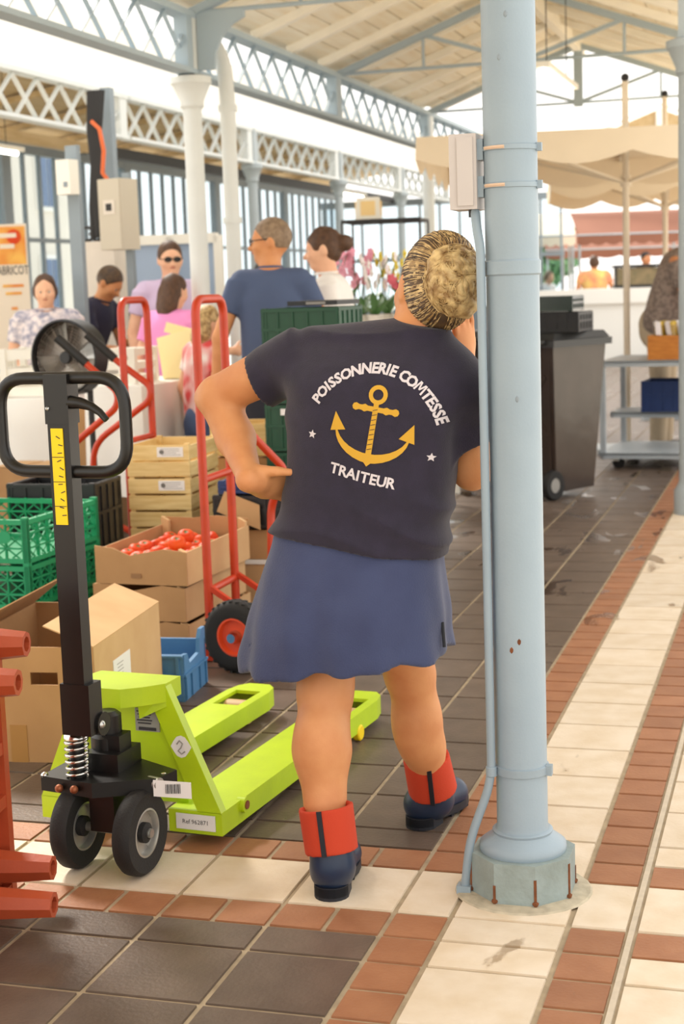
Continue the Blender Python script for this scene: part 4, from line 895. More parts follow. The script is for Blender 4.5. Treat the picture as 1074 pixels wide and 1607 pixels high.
# hair: cap, bun, and combed strands
up_ = Hrot.col[2]; fd_ = Hrot.col[1]; rt_ = Hrot.col[0]
HPl = lambda *a: HP(*a)-WO
bun_c = HPl(0.02,-0.95,0.06)
cap = sdf_obj('hair', [('e', HPl(0,-0.2,0.2), (0.73*HS,0.86*HS,0.9*HS), Hrot, 0.02), ('e', HPl(0.0,-0.42,-0.22), (0.58*HS,0.52*HS,0.62*HS), Hrot, 0.03), 
                        ('cut', HPl(0,0.42,0.2), fd_*1.0+up_*-0.45)], 0.005, MATS['hair_dark'], wo)
capbv = BVHTree.FromObject(cap, bpy.context.evaluated_depsgraph_get()); HO = HPl(0,-0.25,0.05)
def strands(n, mname, seed, r):
    b = MB(); rg = random.Random(seed)
    for i in range(n):
        a = rg.uniform(-1.0, 1.0)*3.0; e = 0.0                       # around the bun, from nape over the crown to nape
        s0 = Vector((math.sin(a), 0, math.cos(a)))
        pts = []
        reach = rg.uniform(0.7, 1.9); tw = rg.uniform(-0.12, 0.12)
        for k in range(7):
            t = k/6; th = (1-t)*reach+t*0.22
            d = Vector((math.sin(th)*math.sin(a+tw*t), -math.cos(th), math.sin(th)*math.cos(a+tw*t)))
            w = (rt_*d.x+fd_*d.y+up_*d.z).normalized(); q = capbv.ray_cast(HO+w*0.3, -w)
            if q[0] is not None: pts.append(q[0]+w*(r*0.5+0.0012*math.sin(math.pi*t)))
        if len(pts) == 7: b.tube(pts, [r*0.5]+[r]*5+[r*0.6], 5, caps=False)
    return b
o = strands(560, 'hair_blonde', 5, 0.0016).build('blonde_strands', MATS['hair_blonde'], cap, 60); o['kind'] = 'stuff'
o = strands(420, 'hair_dark', 9, 0.0017).build('dark_strands', MATS['hair_dark'], cap, 60); o['kind'] = 'stuff'
bb_ = MB(); rg = random.Random(21)
bun = sdf_obj('bun', [('e', bun_c, (0.064,0.047,0.07), Hrot, 0.01), ('e', bun_c-up_*0.05+rt_*0.025, (0.042,0.036,0.036), Hrot, 0.02), ('e', bun_c+up_*0.03-rt_*0.035, (0.036,0.034,0.04), Hrot, 0.02)], 0.005, MATS['hair_blonde'], cap, lambda X, Y, Z: 0.004*np.sin(150*X+40*Z)*np.sin(120*Z+60*Y))
lk = MB()
for i in range(70):
    th, ph = rg.uniform(0, 2*math.pi), rg.uniform(-0.2, 1.3); L = rg.uniform(0.7, 1.5); w = rg.uniform(-0.7, 0.7); pts = []
    for k in range(8):
        t = k/7; a = th+L*t; e = ph+w*t+0.3*math.sin(4*t+i); rr = 0.94+0.1*math.sin(3.1*t)
        pts.append(bun_c+rt_*(math.cos(a)*math.cos(e)*0.06*rr)+up_*(math.sin(a)*math.cos(e)*0.071*rr)-fd_*(math.sin(e)*0.048*rr))
    lk.tube(pts, [0.003,0.007,0.0095,0.0105,0.0105,0.009,0.0065,0.002], 8)
lk.build('bun_locks', MATS['hair_blonde'], bun, 60)
for i in range(300):
    th, ph = rg.uniform(0, 2*math.pi), rg.uniform(-0.3, 1.35); L = rg.uniform(0.8, 2.0); pts = []; w = rg.uniform(-0.9, 0.9)
    for k in range(8):
        t = k/7; a = th+L*t; e = ph+w*t+0.25*math.sin(5*t+i); rr = 1.08+0.1*rg.random()*math.sin(3*t+i*1.7)
        d = rt_*(math.cos(a)*math.cos(e)*0.064*rr)+up_*(math.sin(a)*math.cos(e)*0.075*rr)-fd_*(math.sin(e)*0.05*rr); pts.append(bun_c+d)
    bb_.tube(pts, [0.0005]+[0.0012]*6+[0.0004], 6, caps=False)
o = bb_.build('bun_curls', MATS['hair_blonde'], cap, 60); o['kind'] = 'stuff'
nw = MB()
for i in range(14):
    s = HPl(-0.35+0.05*i, -0.72+0.01*abs(i-7), -0.52-0.02*(i % 4)); nw.tube([s, s+up_*-0.015+fd_*0.004, s+up_*-(0.022+0.008*(i % 3))+fd_*0.012+rt_*(0.004*((i % 5)-2))], [0.0012,0.001,0.0005], 4, caps=False)
nw.build('nape_wisps', MATS['hair_dark'], cap)
# back print: lettering, anchor and stars laid on the cloth
dg = bpy.context.evaluated_depsgraph_get(); bv = BVHTree.FromObject(shirt_o, dg)
TU = Vector((math.sin(R(11)), 0, math.cos(R(11)))); TR = Vector((math.cos(R(11)), 0, -math.sin(R(11)))); TC = lc(-0.054, 0.26, 1.095)
def on_shirt(p, off=0.0016):
    h = bv.ray_cast(Vector((p.x, -1.0, p.z)), Vector((0,1,0))); return (h[0]+Vector((0,-off,0))) if h[0] else p
def lay(me2d, name, m, M2, cuts=1):
    """flat artwork (x right, y up) placed by M2 and wrapped onto the back of the shirt"""
    bm = bmesh.new(); bm.from_mesh(me2d) if isinstance(me2d, bpy.types.Mesh) else None
    if not isinstance(me2d, bpy.types.Mesh):
        for poly in me2d: bm.faces.new([bm.verts.new((x, y, 0)) for x, y in poly])
    bmesh.ops.triangulate(bm, faces=bm.faces)
    for _ in range(cuts): bmesh.ops.subdivide_edges(bm, edges=[e for e in bm.edges if e.calc_length() > 0.008], cuts=1, use_grid_fill=False); bmesh.ops.triangulate(bm, faces=bm.faces)
    for v in bm.verts:
        q = M2 @ v.co; v.co = on_shirt(TC+TR*q.x+TU*q.y)
    me = bpy.data.meshes.new(name); bm.to_mesh(me); bm.free(); me.materials.append(MATS[m]); o = bpy.data.objects.new(name, me); COL.objects.link(o); o.parent = shirt_o; return o
M_GLYPH = [[(-0.0125,0),(-0.0078,0),(-0.0068,0.024),(-0.0105,0.024)], [(0.0125,0),(0.0078,0),(0.0068,0.024),(0.0105,0.024)], [(-0.0088,0.024),(-0.0042,0.024),(0.0018,0.006),(-0.0018,0.006)], [(0.0088,0.024),(0.0042,0.024),(-0.0018,0.006),(0.0018,0.006)]]
txt = 'POISSONNERIE COMTESSE'; wd = {'I':0.55,' ':0.55,'M':1.35,'O':1.3,'N':1.3,'C':1.0,'S':0.85,'E':0.85}
ws = [wd.get(c, 0.95) for c in txt]; tot = sum(ws); acc = 0; RAD = 0.15
for c, wv in zip(txt, ws):
    a = R(-69)+R(138)*(acc+wv/2)/tot; acc += wv
    if c == ' ': continue
    M2 = Matrix.Translation((RAD*math.sin(a), RAD*math.cos(a), 0)) @ Matrix.Rotation(-a, 4, 'Z')
    lay(M_GLYPH if c == 'M' else text_mesh(c, 0.033, 0.0013), 'letter', 'print_white', M2)
acc = 0; t2 = 'TRAITEUR'; ws = [wd.get(c, 0.95) for c in t2]; tot = sum(ws)
for c, wv in zip(t2, ws):
    x = (acc+wv/2)/tot-0.5; acc += wv; lay(text_mesh(c, 0.034, 0.001), 'letter', 'print_white', Matrix.Translation((0.158*x-0.007, -0.103+0.01*x*x-0.012*x, 0)) @ Matrix.Rotation(R(-3), 4, 'Z'))
star = [(0.011*(1 if k % 2 == 0 else 0.45)*math.sin(R(36*k)), 0.011*(1 if k % 2 == 0 else 0.45)*math.cos(R(36*k))) for k in range(10)]
for x, y in ((-0.145,-0.018),(0.139,-0.023)): lay([star], 'star', 'print_white', Matrix.Translation((x, y, 0)))
ring = [[(0.0225*math.cos(a), 0.102+0.0225*math.sin(a)), (0.0225*math.cos(b), 0.102+0.0225*math.sin(b)), (0.0125*math.cos(b), 0.102+0.0125*math.sin(b)), (0.0125*math.cos(a), 0.102+0.0125*math.sin(a))] for a, b in [(2*math.pi*k/20, 2*math.pi*(k+1)/20) for k in range(20)]]
anchor = list(ring)+[[(-0.007,-0.045),(0.007,-0.045),(0.006,0.082),(-0.006,0.082)], [(-0.047,0.062),(0.047,0.062),(0.047,0.074),(-0.047,0.074)]]
for x in (-0.047, -0.026, 0.026, 0.047): anchor.append([(x+0.009*math.cos(R(45*k)), 0.068+0.009*math.sin(R(45*k))) for k in range(8)])
for s in (-1, 1):
    ar = [(s*(0.0+0.088*math.sin(t)), -0.043+0.088*(1-math.cos(t))*0.72) for t in [R(12*k) for k in range(8)]]
    for k in range(7):
        w0, w1 = 0.0125-0.0009*k, 0.0125-0.0009*(k+1); (x0,y0),(x1,y1) = ar[k], ar[k+1]; anchor.append([(x0,y0-w0*1.25),(x1,y1-w1*1.25),(x1-s*w1*0.3,y1+w1*0.5),(x0-s*w0*0.3,y0+w0*0.5)])
    ex, ey = ar[-1]; anchor.append([(ex+s*0.006,ey+0.034),(ex+s*0.012,ey-0.012),(ex-s*0.024,ey-0.004)])
anchor.append([(-0.018,-0.048),(0,-0.066),(0.018,-0.048),(0,-0.03)])
lay(anchor, 'anchor_print', 'print_yellow', Matrix.Identity(4))
for k in range(9): lay([[(-0.0055,-0.028+0.0115*k),(0.0055,-0.024+0.0115*k),(0.0055,-0.0225+0.0115*k),(-0.0055,-0.0265+0.0115*k)]], 'shank_line', 'shirt_navy', Matrix.Translation((0,0,0)), 0).location = (0,-0.001,0)

# ================================================ people in the background
def cloth(name, rgb, **k): return mat(name, rgb, 0.85, bump=0.12, bscale=120, **k)
cloth('polo_blue', (76,90,122)); cloth('white_cloth', (240,236,232)); cloth('trousers_dark', (44,46,58)); cloth('trousers_beige', (190,172,146)); cloth('navy_cloth', (44,44,66)); cloth('pink_cloth', (240,150,206)); cloth('lilac_cloth', (206,186,214)); cloth('jeans', (74,92,128)); cloth('apron_black', (30,30,34))
cloth('floral_cloth', (236,224,222), rgb2=(150,150,170), scale=26, detail=1); cloth('child_cloth', (244,232,228), rgb2=(214,70,70), scale=9, detail=1); cloth('checked_cloth', (150,134,124), rgb2=(120,106,98), scale=34, detail=0); cloth('yellow_cloth', (238,210,120), rgb2=(226,130,110), scale=4); mat('shoe', (40,36,34), 0.6)
def person(label, loc, face, H=1.75, top='white_cloth', legs='trousers_dark', hair='hair_brown', style='short', skin='skin_light', lean=0.0, lean_side=0.0, head=(0,1,-0.05), arms=(None, None), girth=1.0, h=0.011, sleeve=0.55, skirt=False, glasses=None):
    """standing figure facing +y in its own frame; arms are (elbow, hand) in the frame of a 1.75 m upright body before leaning"""
    t = thing('person', label, 'person', loc, math.atan2(-face[0], face[1])); S = H/1.75; g = girth
    hip = Vector((0,0,0.92)); Lr = Matrix.Rotation(-lean, 3, 'X') @ Matrix.Rotation(lean_side, 3, 'Y')
    up = lambda x, y, z: (hip+Lr @ (Vector((x,y,z))-hip))*S
    dn = lambda x, y, z: Vector((x,y,z))*S
    A = []
    for s, a in ((-1, arms[0]), (1, arms[1])): A.append((s, up(s*0.185*g,0,1.415), up(*(a[0] if a else (s*0.245*g,-0.03,1.14))), up(*(a[1] if a else (s*0.25*g,0.06,0.89)))))
    fw_ = (Lr @ Vector(head)).normalized() if lean < 0.3 else Vector(head).normalized(); uv = Lr @ Vector((0,0,1))
    s_ = 0.116*S; hc = up(0,0.03,1.625); hp_, P, rot = head_prims(hc, s_, fw_, uv)
    tor = lambda e: [('c', up(0,0,1.36), up(0,0,1.12), 0.115*S*g+e, 0.115*S*g+e, 0.05), ('c', up(-0.08*g,0,1.3), up(-0.075*g,0,0.98), 0.095*S*g+e, 0.1*S*g+e, 0.06), ('c', up(0.08*g,0,1.3), up(0.075*g,0,0.98), 0.095*S*g+e, 0.1*S*g+e, 0.06), ('c', up(-0.16*g,0,1.42), up(0.16*g,0,1.42), 0.06*S+e, 0.06*S+e, 0.05)]
    b = hp_+[('c', up(0,0,1.43), up(0,0.02,1.56), 0.056*S, 0.054*S, 0.03)]+tor(-0.012)
    for s, sh_, el, ha in A: b += [('c', sh_, el, 0.048*S, 0.04*S, 0.02), ('c', el, ha, 0.04*S, 0.027*S, 0.015)]+hand_prims(ha, (ha-el), Vector((s,0.3,0)), S, 0.5, 1 if s < 0 else -1)
    for s in (-1, 1): b += [('c', dn(s*0.09,0,0.9), dn(s*0.1,0.01,0.5), 0.08*S, 0.055*S, 0.02), ('c', dn(s*0.1,0.01,0.5), dn(s*0.1,-0.01,0.08), 0.052*S, 0.04*S, 0.02)]
    sdf_obj('body', b, h, MATS[skin], t); face_bits(P, rot, s_, t)
    c = tor(0.008)
    for s, sh_, el, ha in A: c.append(('f', sh_, sh_+(el-sh_)*sleeve, 0.062*S, 0.06*S, 0.03) if sleeve <= 1 else ('c', sh_, el, 0.06*S, 0.05*S, 0.03))
    if sleeve > 1: c += [('f', el, el+(ha-el)*0.95, 0.05*S, 0.042*S, 0.02) for s, sh_, el, ha in A]
    c += [('cut', up(0,0,0.86), Lr @ Vector((0,0,-1))), ('-', ('c', up(0,0.02,1.5), up(0,0.04,1.7), 0.06*S, 0.07*S, 0.01))]
    to = sdf_obj('top', c, h, MATS[top], t)
    if style != 'none' : MB().tube([up(0.058*math.cos(R(20*k)), 0.018+0.062*math.sin(R(20*k)), 1.492) for k in range(18)], 0.008*S, 6, closed=True).build('collar', MATS[top], to, 60)
    l = [('c', up(0,0,0.93), dn(0,0,0.9), 0.135*S*g, 0.13*S*g, 0.03)]
    if skirt: l += [('f', dn(0,0,0.95), dn(0,0.01,0.45), 0.14*S*g, 0.2*S*g, 0.03)]
    else:
        for s in (-1, 1): l += [('c', dn(s*0.085,0,0.88), dn(s*0.1,0.01,0.5), 0.1*S, 0.072*S, 0.03), ('f', dn(s*0.1,0.01,0.52), dn(s*0.1,-0.01,0.07), 0.072*S, 0.062*S, 0.03)]
    sdf_obj('skirt' if skirt else 'trousers', l, h*1.15, MATS[legs], t)
    for s in (-1, 1): sdf_obj('shoe', [('c', dn(s*0.1,-0.04,0.045), dn(s*0.105,0.13,0.035), 0.042*S, 0.036*S, 0.01), ('cut', (0,0,0.003), (0,0,-1))], 0.011, MATS['shoe'], t)
    hr = [('e', P(0,-0.14,0.22), (0.72*s_,0.86*s_,0.86*s_), rot, 0.01)]
    if style == 'short': hr += [('cut', P(0,0.4,0.3), rot.col[1]-rot.col[2]*0.75), ('cut', P(0,0,-0.35), -rot.col[2])]
    elif style == 'bun': hr += [('e', P(0,-1.1,0.1), (0.42*s_,0.4*s_,0.42*s_), rot, 0.02), ('e', P(0,-0.45,-0.3), (0.5*s_,0.4*s_,0.4*s_), rot, 0.02), ('cut', P(0,0.5,0.3), rot.col[1]-rot.col[2]*0.5)]
    elif style == 'long': hr += [('e', P(0,-0.4,-0.5), (0.85*s_,0.62*s_,1.0*s_), rot, 0.03), ('e', P(0.1,-0.45,-1.1), (0.7*s_,0.5*s_,0.75*s_), rot, 0.03), ('cut', P(0,0.4,0.3), rot.col[1]-rot.col[2]*0.35)]
    elif style == 'bob': hr += [('e', P(0,-0.3,-0.1), (0.8*s_,0.7*s_,0.72*s_), rot, 0.02), ('cut', P(0,0.38,0.3), rot.col[1]-rot.col[2]*0.3)]
    q = P(0,0,0); wv = lambda X, Y, Z: 0.004*np.sin(70*(X+0.3*Z))*np.sin(60*(Y-0.4*Z)+40*Z)
    sdf_obj('hair', hr, 0.008, MATS[hair], t, wv if style != 'short' else None)
    if glasses:
        gl = MB()
        for e in (-1, 1):
            if glasses == 'dark': gl.prism([(0.2*s_*math.cos(R(30*k))*1.1, 0.16*s_*math.sin(R(30*k))) for k in range(12)], 0.004, P(e*0.27,0.86,0.04), rot.col[0], rot.col[2])
            else: gl.tube([P(e*0.27+0.2*math.cos(R(30*k)),0.86,0.02+0.16*math.sin(R(30*k))) for k in range(12)], 0.0022, 5, closed=True)
            gl.tube([P(e*0.47,0.84,0.06), P(e*0.68,0.4,0.06), P(e*0.7,-0.1,0.06)], 0.0028, 5)
        gl.tube([P(-0.08,0.88,0.06), P(0.08,0.88,0.06)], 0.003, 5); gl.build('glasses', MATS['hair_black'], t, 50)
    return t
person('grey-haired man in a blue polo shirt and glasses, seen from behind', (-1.84,4.78,0), (-0.25,1), 1.83, 'polo_blue', 'trousers_dark', 'hair_grey', 'short', 'skin', 0.06, 0, (-1,0.05,-0.05), (((-0.27,-0.03,1.14),(-0.3,-0.02,0.88)), ((0.27,0.06,1.17),(0.36,0.27,1.1))), 0.9, glasses='clear')
person('woman in a white polo shirt with a dark hair bun, in profile', (-1.7,5.5,0), (-1,-0.2), 1.79, 'white_cloth', 'jeans', 'hair_brown', 'bun', 'skin_light', 0.04, 0, (0,1,-0.12), (None, ((0.24,0.02,1.15),(0.2,0.24,1.0))))
person('woman in a pale floral blouse facing the camera behind the left table', (-4.05,6.5,0), (0.42,-0.9), 1.6, 'floral_cloth', 'trousers_beige', 'hair_brown', 'bob', 'skin_light', 0.05, 0, (0.0,1,-0.1), (((-0.27,0,1.12),(-0.16,0.24,0.98)), ((0.27,0,1.12),(0.14,0.24,1.0))), 1.15)
person('man in a navy T-shirt bending over a counter at left', (-4.15,7.1,0), (1,-0.05), 1.72, 'navy_cloth', 'apron_black', 'hair_dark', 'short', 'skin', 0.42, 0, (0,0.75,-0.65), (((-0.22,0.18,1.2),(-0.14,0.42,1.3)), ((0.24,0.22,1.2),(0.16,0.46,1.28))), 1.08)
person('man with dark sunglasses in a lilac shirt facing the camera', (-3.3,6.9,0), (0.62,-0.8), 1.8, 'lilac_cloth', 'trousers_beige', 'hair_brown', 'short', 'skin_light', 0.0, 0, (0.1,1,-0.1), (None, None), 1.08, glasses='dark')
person('woman with long brown hair in a bright pink top, seen from behind', (-3.02,6.12,0), (0.3,0.95), 1.57, 'pink_cloth', 'jeans', 'hair_brown', 'long', 'skin_light', 0.12, 0, (0.2,1,-0.2), (None, ((0.28,0.12,1.2),(0.3,0.36,1.22))), 1.05)
person('blonde child in a white and red patterned top by the glare-whitened column', (-2.4,5.12,0), (0.6,0.8), 1.37, 'child_cloth', 'jeans', 'hair_blonde', 'long', 'skin_light', 0.08, 0, (0.2,1,-0.1), (None, None), 0.95)
person('man in a grey-brown checked shirt bending over the jar stall at right', (-0.22,9.9,0), (1,-0.15), 1.95, 'checked_cloth', 'trousers_beige', 'hair_dark', 'short', 'skin_tan', 0.32, 0, (0,0.8,-0.5), (((-0.24,0.2,1.14),(-0.1,0.42,0.92)), ((0.25,0.2,1.14),(0.16,0.42,0.92))), 1.3)
person('woman in a yellow and coral top seen from behind at the far counter', (-2.82,26.0,0), (-0.3,1), 1.86, 'yellow_cloth', 'jeans', 'hair_brown', 'bob', 'skin', 0.05, h=0.016, girth=1.25)
person('dark-haired man standing far behind the checked shirt', (-2.0,27.0,0), (0.6,-0.8), 1.9, 'apron_black', 'trousers_dark', 'hair_black', 'short', 'skin_tan', h=0.016)
person('person in white working at the far counter beside the big column', (-3.75,25.8,0), (0.8,-0.5), 1.62, 'white_cloth', 'white_cloth', 'hair_grey', 'bob', 'skin_light', 0.2, h=0.016)
person('person with black hair half hidden by the glare-whitened rain pipe', (-2.95,7.9,0), (0.7,-0.7), 1.68, 'white_cloth', 'jeans', 'hair_black', 'bob', 'skin_tan', h=0.013)

# ================================================ stalls, tables and market goods
mat('table_wood', (196,166,126), 0.7, var=0.15, scale=6); mat('cloth_white', (246,243,236), 0.85, bump=0.1, bscale=60); mat('beige_cloth', (226,202,166), 0.8, var=0.05, scale=2); mat('white_paint', (244,240,228), 0.6)
def table(label, loc, rz, w, d, z, drop, clabel, fold=0.012):
    """origin at the middle of the table on the floor; the cloth lies on it as a thing of its own"""
    t = thing('market_table', label, 'table', loc, rz, 'market tables under white cloths')
    MB().box((0,0,z-0.015), (w,d,0.03)).build('table_top', MATS['table_wood'], t)
    for x in (-w/2+0.06, w/2-0.06):
        for y in (-d/2+0.06, d/2-0.06): MB().beam((x,y,z-0.03), (x*0.94,y*(1 if d < 0.5 else 0.9),0), 0.04, 0.04).build('leg', MATS['table_wood'], t)
    for x in (-w/2+0.06, w/2-0.06): MB().beam((x,-d/2+0.06,0.3), (x,d/2-0.06,0.3), 0.03, 0.03).build('stretcher', MATS['table_wood'], t)
    c = thing('tablecloth', clabel, 'tablecloth', (loc[0], loc[1], z), rz, 'white cloths on the market tables')
    b = MB(); n = 64; per = []
    for i in range(n):
        a = 2*math.pi*(i+0.5)/n; x, y = math.cos(a), math.sin(a); m = max(abs(x)/(w/2+0.008), abs(y)/(d/2+0.008)); per.append(Vector((x/m, y/m, 0)))
    rings = [[b.bm.verts.new(p+Vector((0,0,0.006))) for p in per]]
    for j, dz in enumerate((0.0, drop*0.35, drop*0.7, drop)):
        ring = []
        for i, p in enumerate(per):
            q = p.normalized()*(fold*(0.3+j)*0.5*math.sin(i*1.3+0.4*math.sin(i))+0.004*j+0.004); cz = (0.06 if i % 16 in (7,8) else 0)*j/3
            ring.append(b.bm.verts.new(p+q+Vector((0,0,-dz-cz))))
        rings.append(ring)
    for r1, r2 in zip(rings[:-1], rings[1:]):
        for i in range(n): b.bm.faces.new((r1[i], r1[(i+1) % n], r2[(i+1) % n], r2[i]))
    b.bm.faces.new(rings[0]); b.build('cloth', MATS['cloth_white'], c, 40)
    return t
table('wooden trestle table under a white cloth at the far left', (-4.1,5.78,0), R(6), 1.15, 0.72, 0.82, 0.46, 'white cloth on the table at the far left')
table('narrow table under a long white cloth behind the wooden crates', (-2.76,5.33,0), R(-6), 0.36, 1.0, 0.93, 0.62, 'long white cloth on the narrow table behind the wooden crates')
def slat_box(label, loc, rz, w, d, h, m):
    t = thing('white_crate', label, 'crate', loc, rz, 'white display crates on the left table')
    for x in (-w/2, w/2):
        for y in (-d/2, d/2): MB().box((x,y,h/2), (0.04,0.04,h)).build('corner_post', m, t)
    for z in (h*0.12, h*0.5, h*0.88):
        for y in (-d/2, d/2): MB().box((0,y,z), (w,0.015,h*0.2)).build('slat', m, t)
        for x in (-w/2, w/2): MB().box((x,0,z), (0.015,d,h*0.2)).build('slat', m, t)
    return t
slat_box('white slatted display crate on the left table, beside the fan', (-3.78,5.75,0.83), R(10), 0.26, 0.4, 0.3, MATS['white_paint'])
slat_box('white slatted display crate on the left table, at the edge of the frame', (-4.18,5.72,0.83), R(4), 0.34, 0.4, 0.22, MATS['white_paint'])
slat_box('white slatted crate on the narrow table behind the hand truck grips', (-2.84,5.1,0.94), R(0), 0.2, 0.3, 0.2, MATS['white_paint'])
mat('yellow_paper', (250,236,180), 0.8)
t = thing('paper_bag', 'crumpled yellow paper bag on the narrow cloth-covered table', 'bag', (-2.66,5.45,0.94), R(20)); MB().hexa([(-0.1,-0.06,0),(0.1,-0.06,0),(0.1,0.06,0),(-0.1,0.06,0),(-0.13,-0.02,0.24),(0.11,-0.03,0.3),(0.1,0.03,0.27),(-0.12,0.03,0.22)]).build('bag_body', MATS['yellow_paper'], t, bevel=0.01); MB().box((0,0.0,0.28), (0.16,0.02,0.06), Matrix.Rotation(0.3,3,'Y')).build('folded_top', MATS['yellow_paper'], t)
for i, (x, y, w, d, h, lb) in enumerate(((-3.3,4.75,0.34,0.3,0.5,'brown carton on the floor left of the narrow table, under the fan'), (-2.3,4.45,0.3,0.3,0.62,'brown carton on the floor behind the front hand truck'), (-3.26,5.5,0.3,0.3,0.78,'tall brown carton standing behind the fan'))):
    t = thing('cardboard_box', lb, 'box', (x,y,0), R(5*i)); MB().box((0,0,h/2), (w,d,h)).build('body', MATS['cardboard'], t, bevel=0.004); MB().box((0,0,h+0.001), (0.05,d,0.003)).build('tape', MATS['packing_tape'], t)
    for s in (-1,1): MB().box((s*w*0.26,0,h+0.006), (w*0.46,d,0.005)).build('flap', MATS['cardboard_pale'], t)
# drum fan on a stand
mat('wire_silver', (180,172,164), 0.35, metal=0.7)
fa = thing('drum_fan', 'black drum fan with a silver grille on a stand behind the pallet truck handle', 'fan', (-2.81,4.3,0)); FC = Vector((0,0,1.125)); FA = Vector((-0.1,-0.99,0.02)).normalized()
MB().lathe([(0.19,-0.065),(0.2,-0.06),(0.2,0.06),(0.19,0.065),(0.185,0.055),(0.185,-0.055)], 40, FC, FA, closed=True).build('drum', MATS['black_plastic'], fa, 40)
gx, gy, gd = frame_of(FA); gr = MB()
for r in [0.03+0.0155*k for k in range(11)]: gr.tube([FC+FA*(0.03-0.15*(r/0.2)**2*0.1)+(gx*math.cos(R(12*k))+gy*math.sin(R(12*k)))*r for k in range(30)], 0.0016, 4, closed=True)
for k in range(24): a = R(15*k); gr.tube([FC+FA*0.03+(gx*math.cos(a)+gy*math.sin(a))*0.03, FC+FA*0.02+(gx*math.cos(a)+gy*math.sin(a))*0.19], 0.0014, 4)
gr.build('grille', MATS['wire_silver'], fa)
MB().lathe([(0,0.05),(0.03,0.05),(0.034,0.04),(0.034,-0.045),(0,-0.045)], 18, FC, FA).build('hub', MATS['black_plastic'], fa, 40)
for k in range(4):
    a = R(90*k+20); e = gx*math.cos(a)+gy*math.sin(a); q = -gx*math.sin(a)+gy*math.cos(a); MB().hexa([FC+e*0.03-q*0.02+FA*0.02, FC+e*0.17-q*0.07+FA*0.03, FC+e*0.17+q*0.05-FA*0.03, FC+e*0.03+q*0.02-FA*0.02]+[p+FA*0.004 for p in (FC+e*0.03-q*0.02+FA*0.02, FC+e*0.17-q*0.07+FA*0.03, FC+e*0.17+q*0.05-FA*0.03, FC+e*0.03+q*0.02-FA*0.02)]).build('blade', MATS['alu'], fa)
MB().lathe([(0.186,-0.055),(0.186,-0.05),(0,-0.05),(0,-0.055)], 30, FC, FA).build('rear_guard', MATS['wire_silver'], fa)
MB().cyl((0.06,0.1,0.02), (0.06,0.1,1.0), 0.016, 12).build('stand_pole', MATS['black_plastic'], fa, 40); MB().beam((0.06,0.1,0.98), (0.0,0.04,0.95), 0.03, 0.03).build('yoke', MATS['black_plastic'], fa); MB().lathe([(0.2,0),(0.2,0.015),(0.05,0.03),(0.02,0.06)], 24, (0.06,0.1,0)).build('stand_base', MATS['black_plastic'], fa, 40)
# advertising panel
mat('poster_paper', (234,220,200), 0.6); mat('poster_orange', (226,130,44), 0.6, rgb2=(240,184,84), scale=6, detail=1); mat('poster_ink', (70,66,64), 0.7)
po = thing('advertising_panel', 'apricot advertising panel with an orange picture at the left edge', 'poster', (-5.32,8.2,0), R(12))
MB().box((0,0.012,1.5), (0.48,0.02,1.06)).build('panel', MATS['poster_paper'], po); MB().box((0,-0.001,1.86), (0.46,0.004,0.3)).build('fruit_picture', MATS['poster_orange'], po)
for x, z, r in ((-0.08,1.87,0.07),(0.06,1.82,0.08),(0.14,1.93,0.06),(-0.16,1.78,0.05)): MB().lathe([(r,0),(r*0.9,0.002)], 20, (x,-0.0035,z), (0,-1,0)).build('printed_apricot', MATS['tomato'] if x > 0.1 else MATS['poster_orange'], po)
for z, w in ((1.94,0.16),(1.855,0.12)): MB().box((0.08,-0.0065,z), (w,0.002,0.035)).build('printed_band', MATS['poster_paper'], po)
o = text_obj('lettering', 'ABRICOT', 0.1, MATS['poster_ink'], po, (0.115,-0.004,1.63), (R(90),0,0)); o.scale = (0.62,1,1)
for z, w, m in ((1.54,0.17,'poster_orange'),(1.48,0.13,'poster_orange'),(1.36,0.05,'poster_orange')): MB().box((0.11,-0.002,z), (w,0.003,0.022)).build('printed_line', MATS[m], po)
for x in (-0.22, 0.22): MB().box((x,0.03,0.75), (0.03,0.03,1.5)).build('leg', MATS['frame_paint'], po)
# electrical gear on a masonry pier
mat('beige_metal', (206,196,176), 0.5); mat('pale_masonry', (232,222,208), 0.85, var=0.06)
t = thing('masonry_pier', 'low pale block carrying black cables behind the navy T-shirt', 'pier', (-4.2,7.75,0)); MB().box((0,0,0.92), (0.34,0.3,1.84)).build('block', MATS['pale_masonry'], t, bevel=0.02); MB().box((0,0,0.06), (0.38,0.34,0.12)).build('plinth', MATS['pale_masonry'], t)
t = thing('cable_post', 'iron post wrapped in thick black cables with an orange hose', 'post', (-4.19,7.6,0)); MB().box((-0.02,0.42,1.5), (0.08,0.08,3.0)).build('post', MATS['frame_paint'], t)
for k in range(5): MB().tube([(-0.05+0.02*k,0.1+0.01*(k % 2),1.86+0.01*k), (-0.06+0.022*k,0.13,2.1), (-0.03+0.018*k,0.13,2.4), (-0.04+0.02*k,0.12,2.66), (-0.04+0.025*k,0.16,2.95)], 0.024, 8).build('cable', MATS['black_cable'], t, 60)
MB().tube([(0.0,0.08,2.72),(0.07,0.06,2.66),(0.1,0.05,2.5),(0.08,0.05,2.34),(0.12,0.06,2.28)], 0.016, 8).build('orange_hose', MATS['orange_cable'], t, 60)
for k in range(3): MB().tube([(-0.1+0.09*k+0.06*math.cos(R(36*j)), 0.1, 1.9+0.05*math.sin(R(36*j))) for j in range(10)], 0.012, 6, closed=True).build('cable_coil', MATS['black_cable'], t, 60)
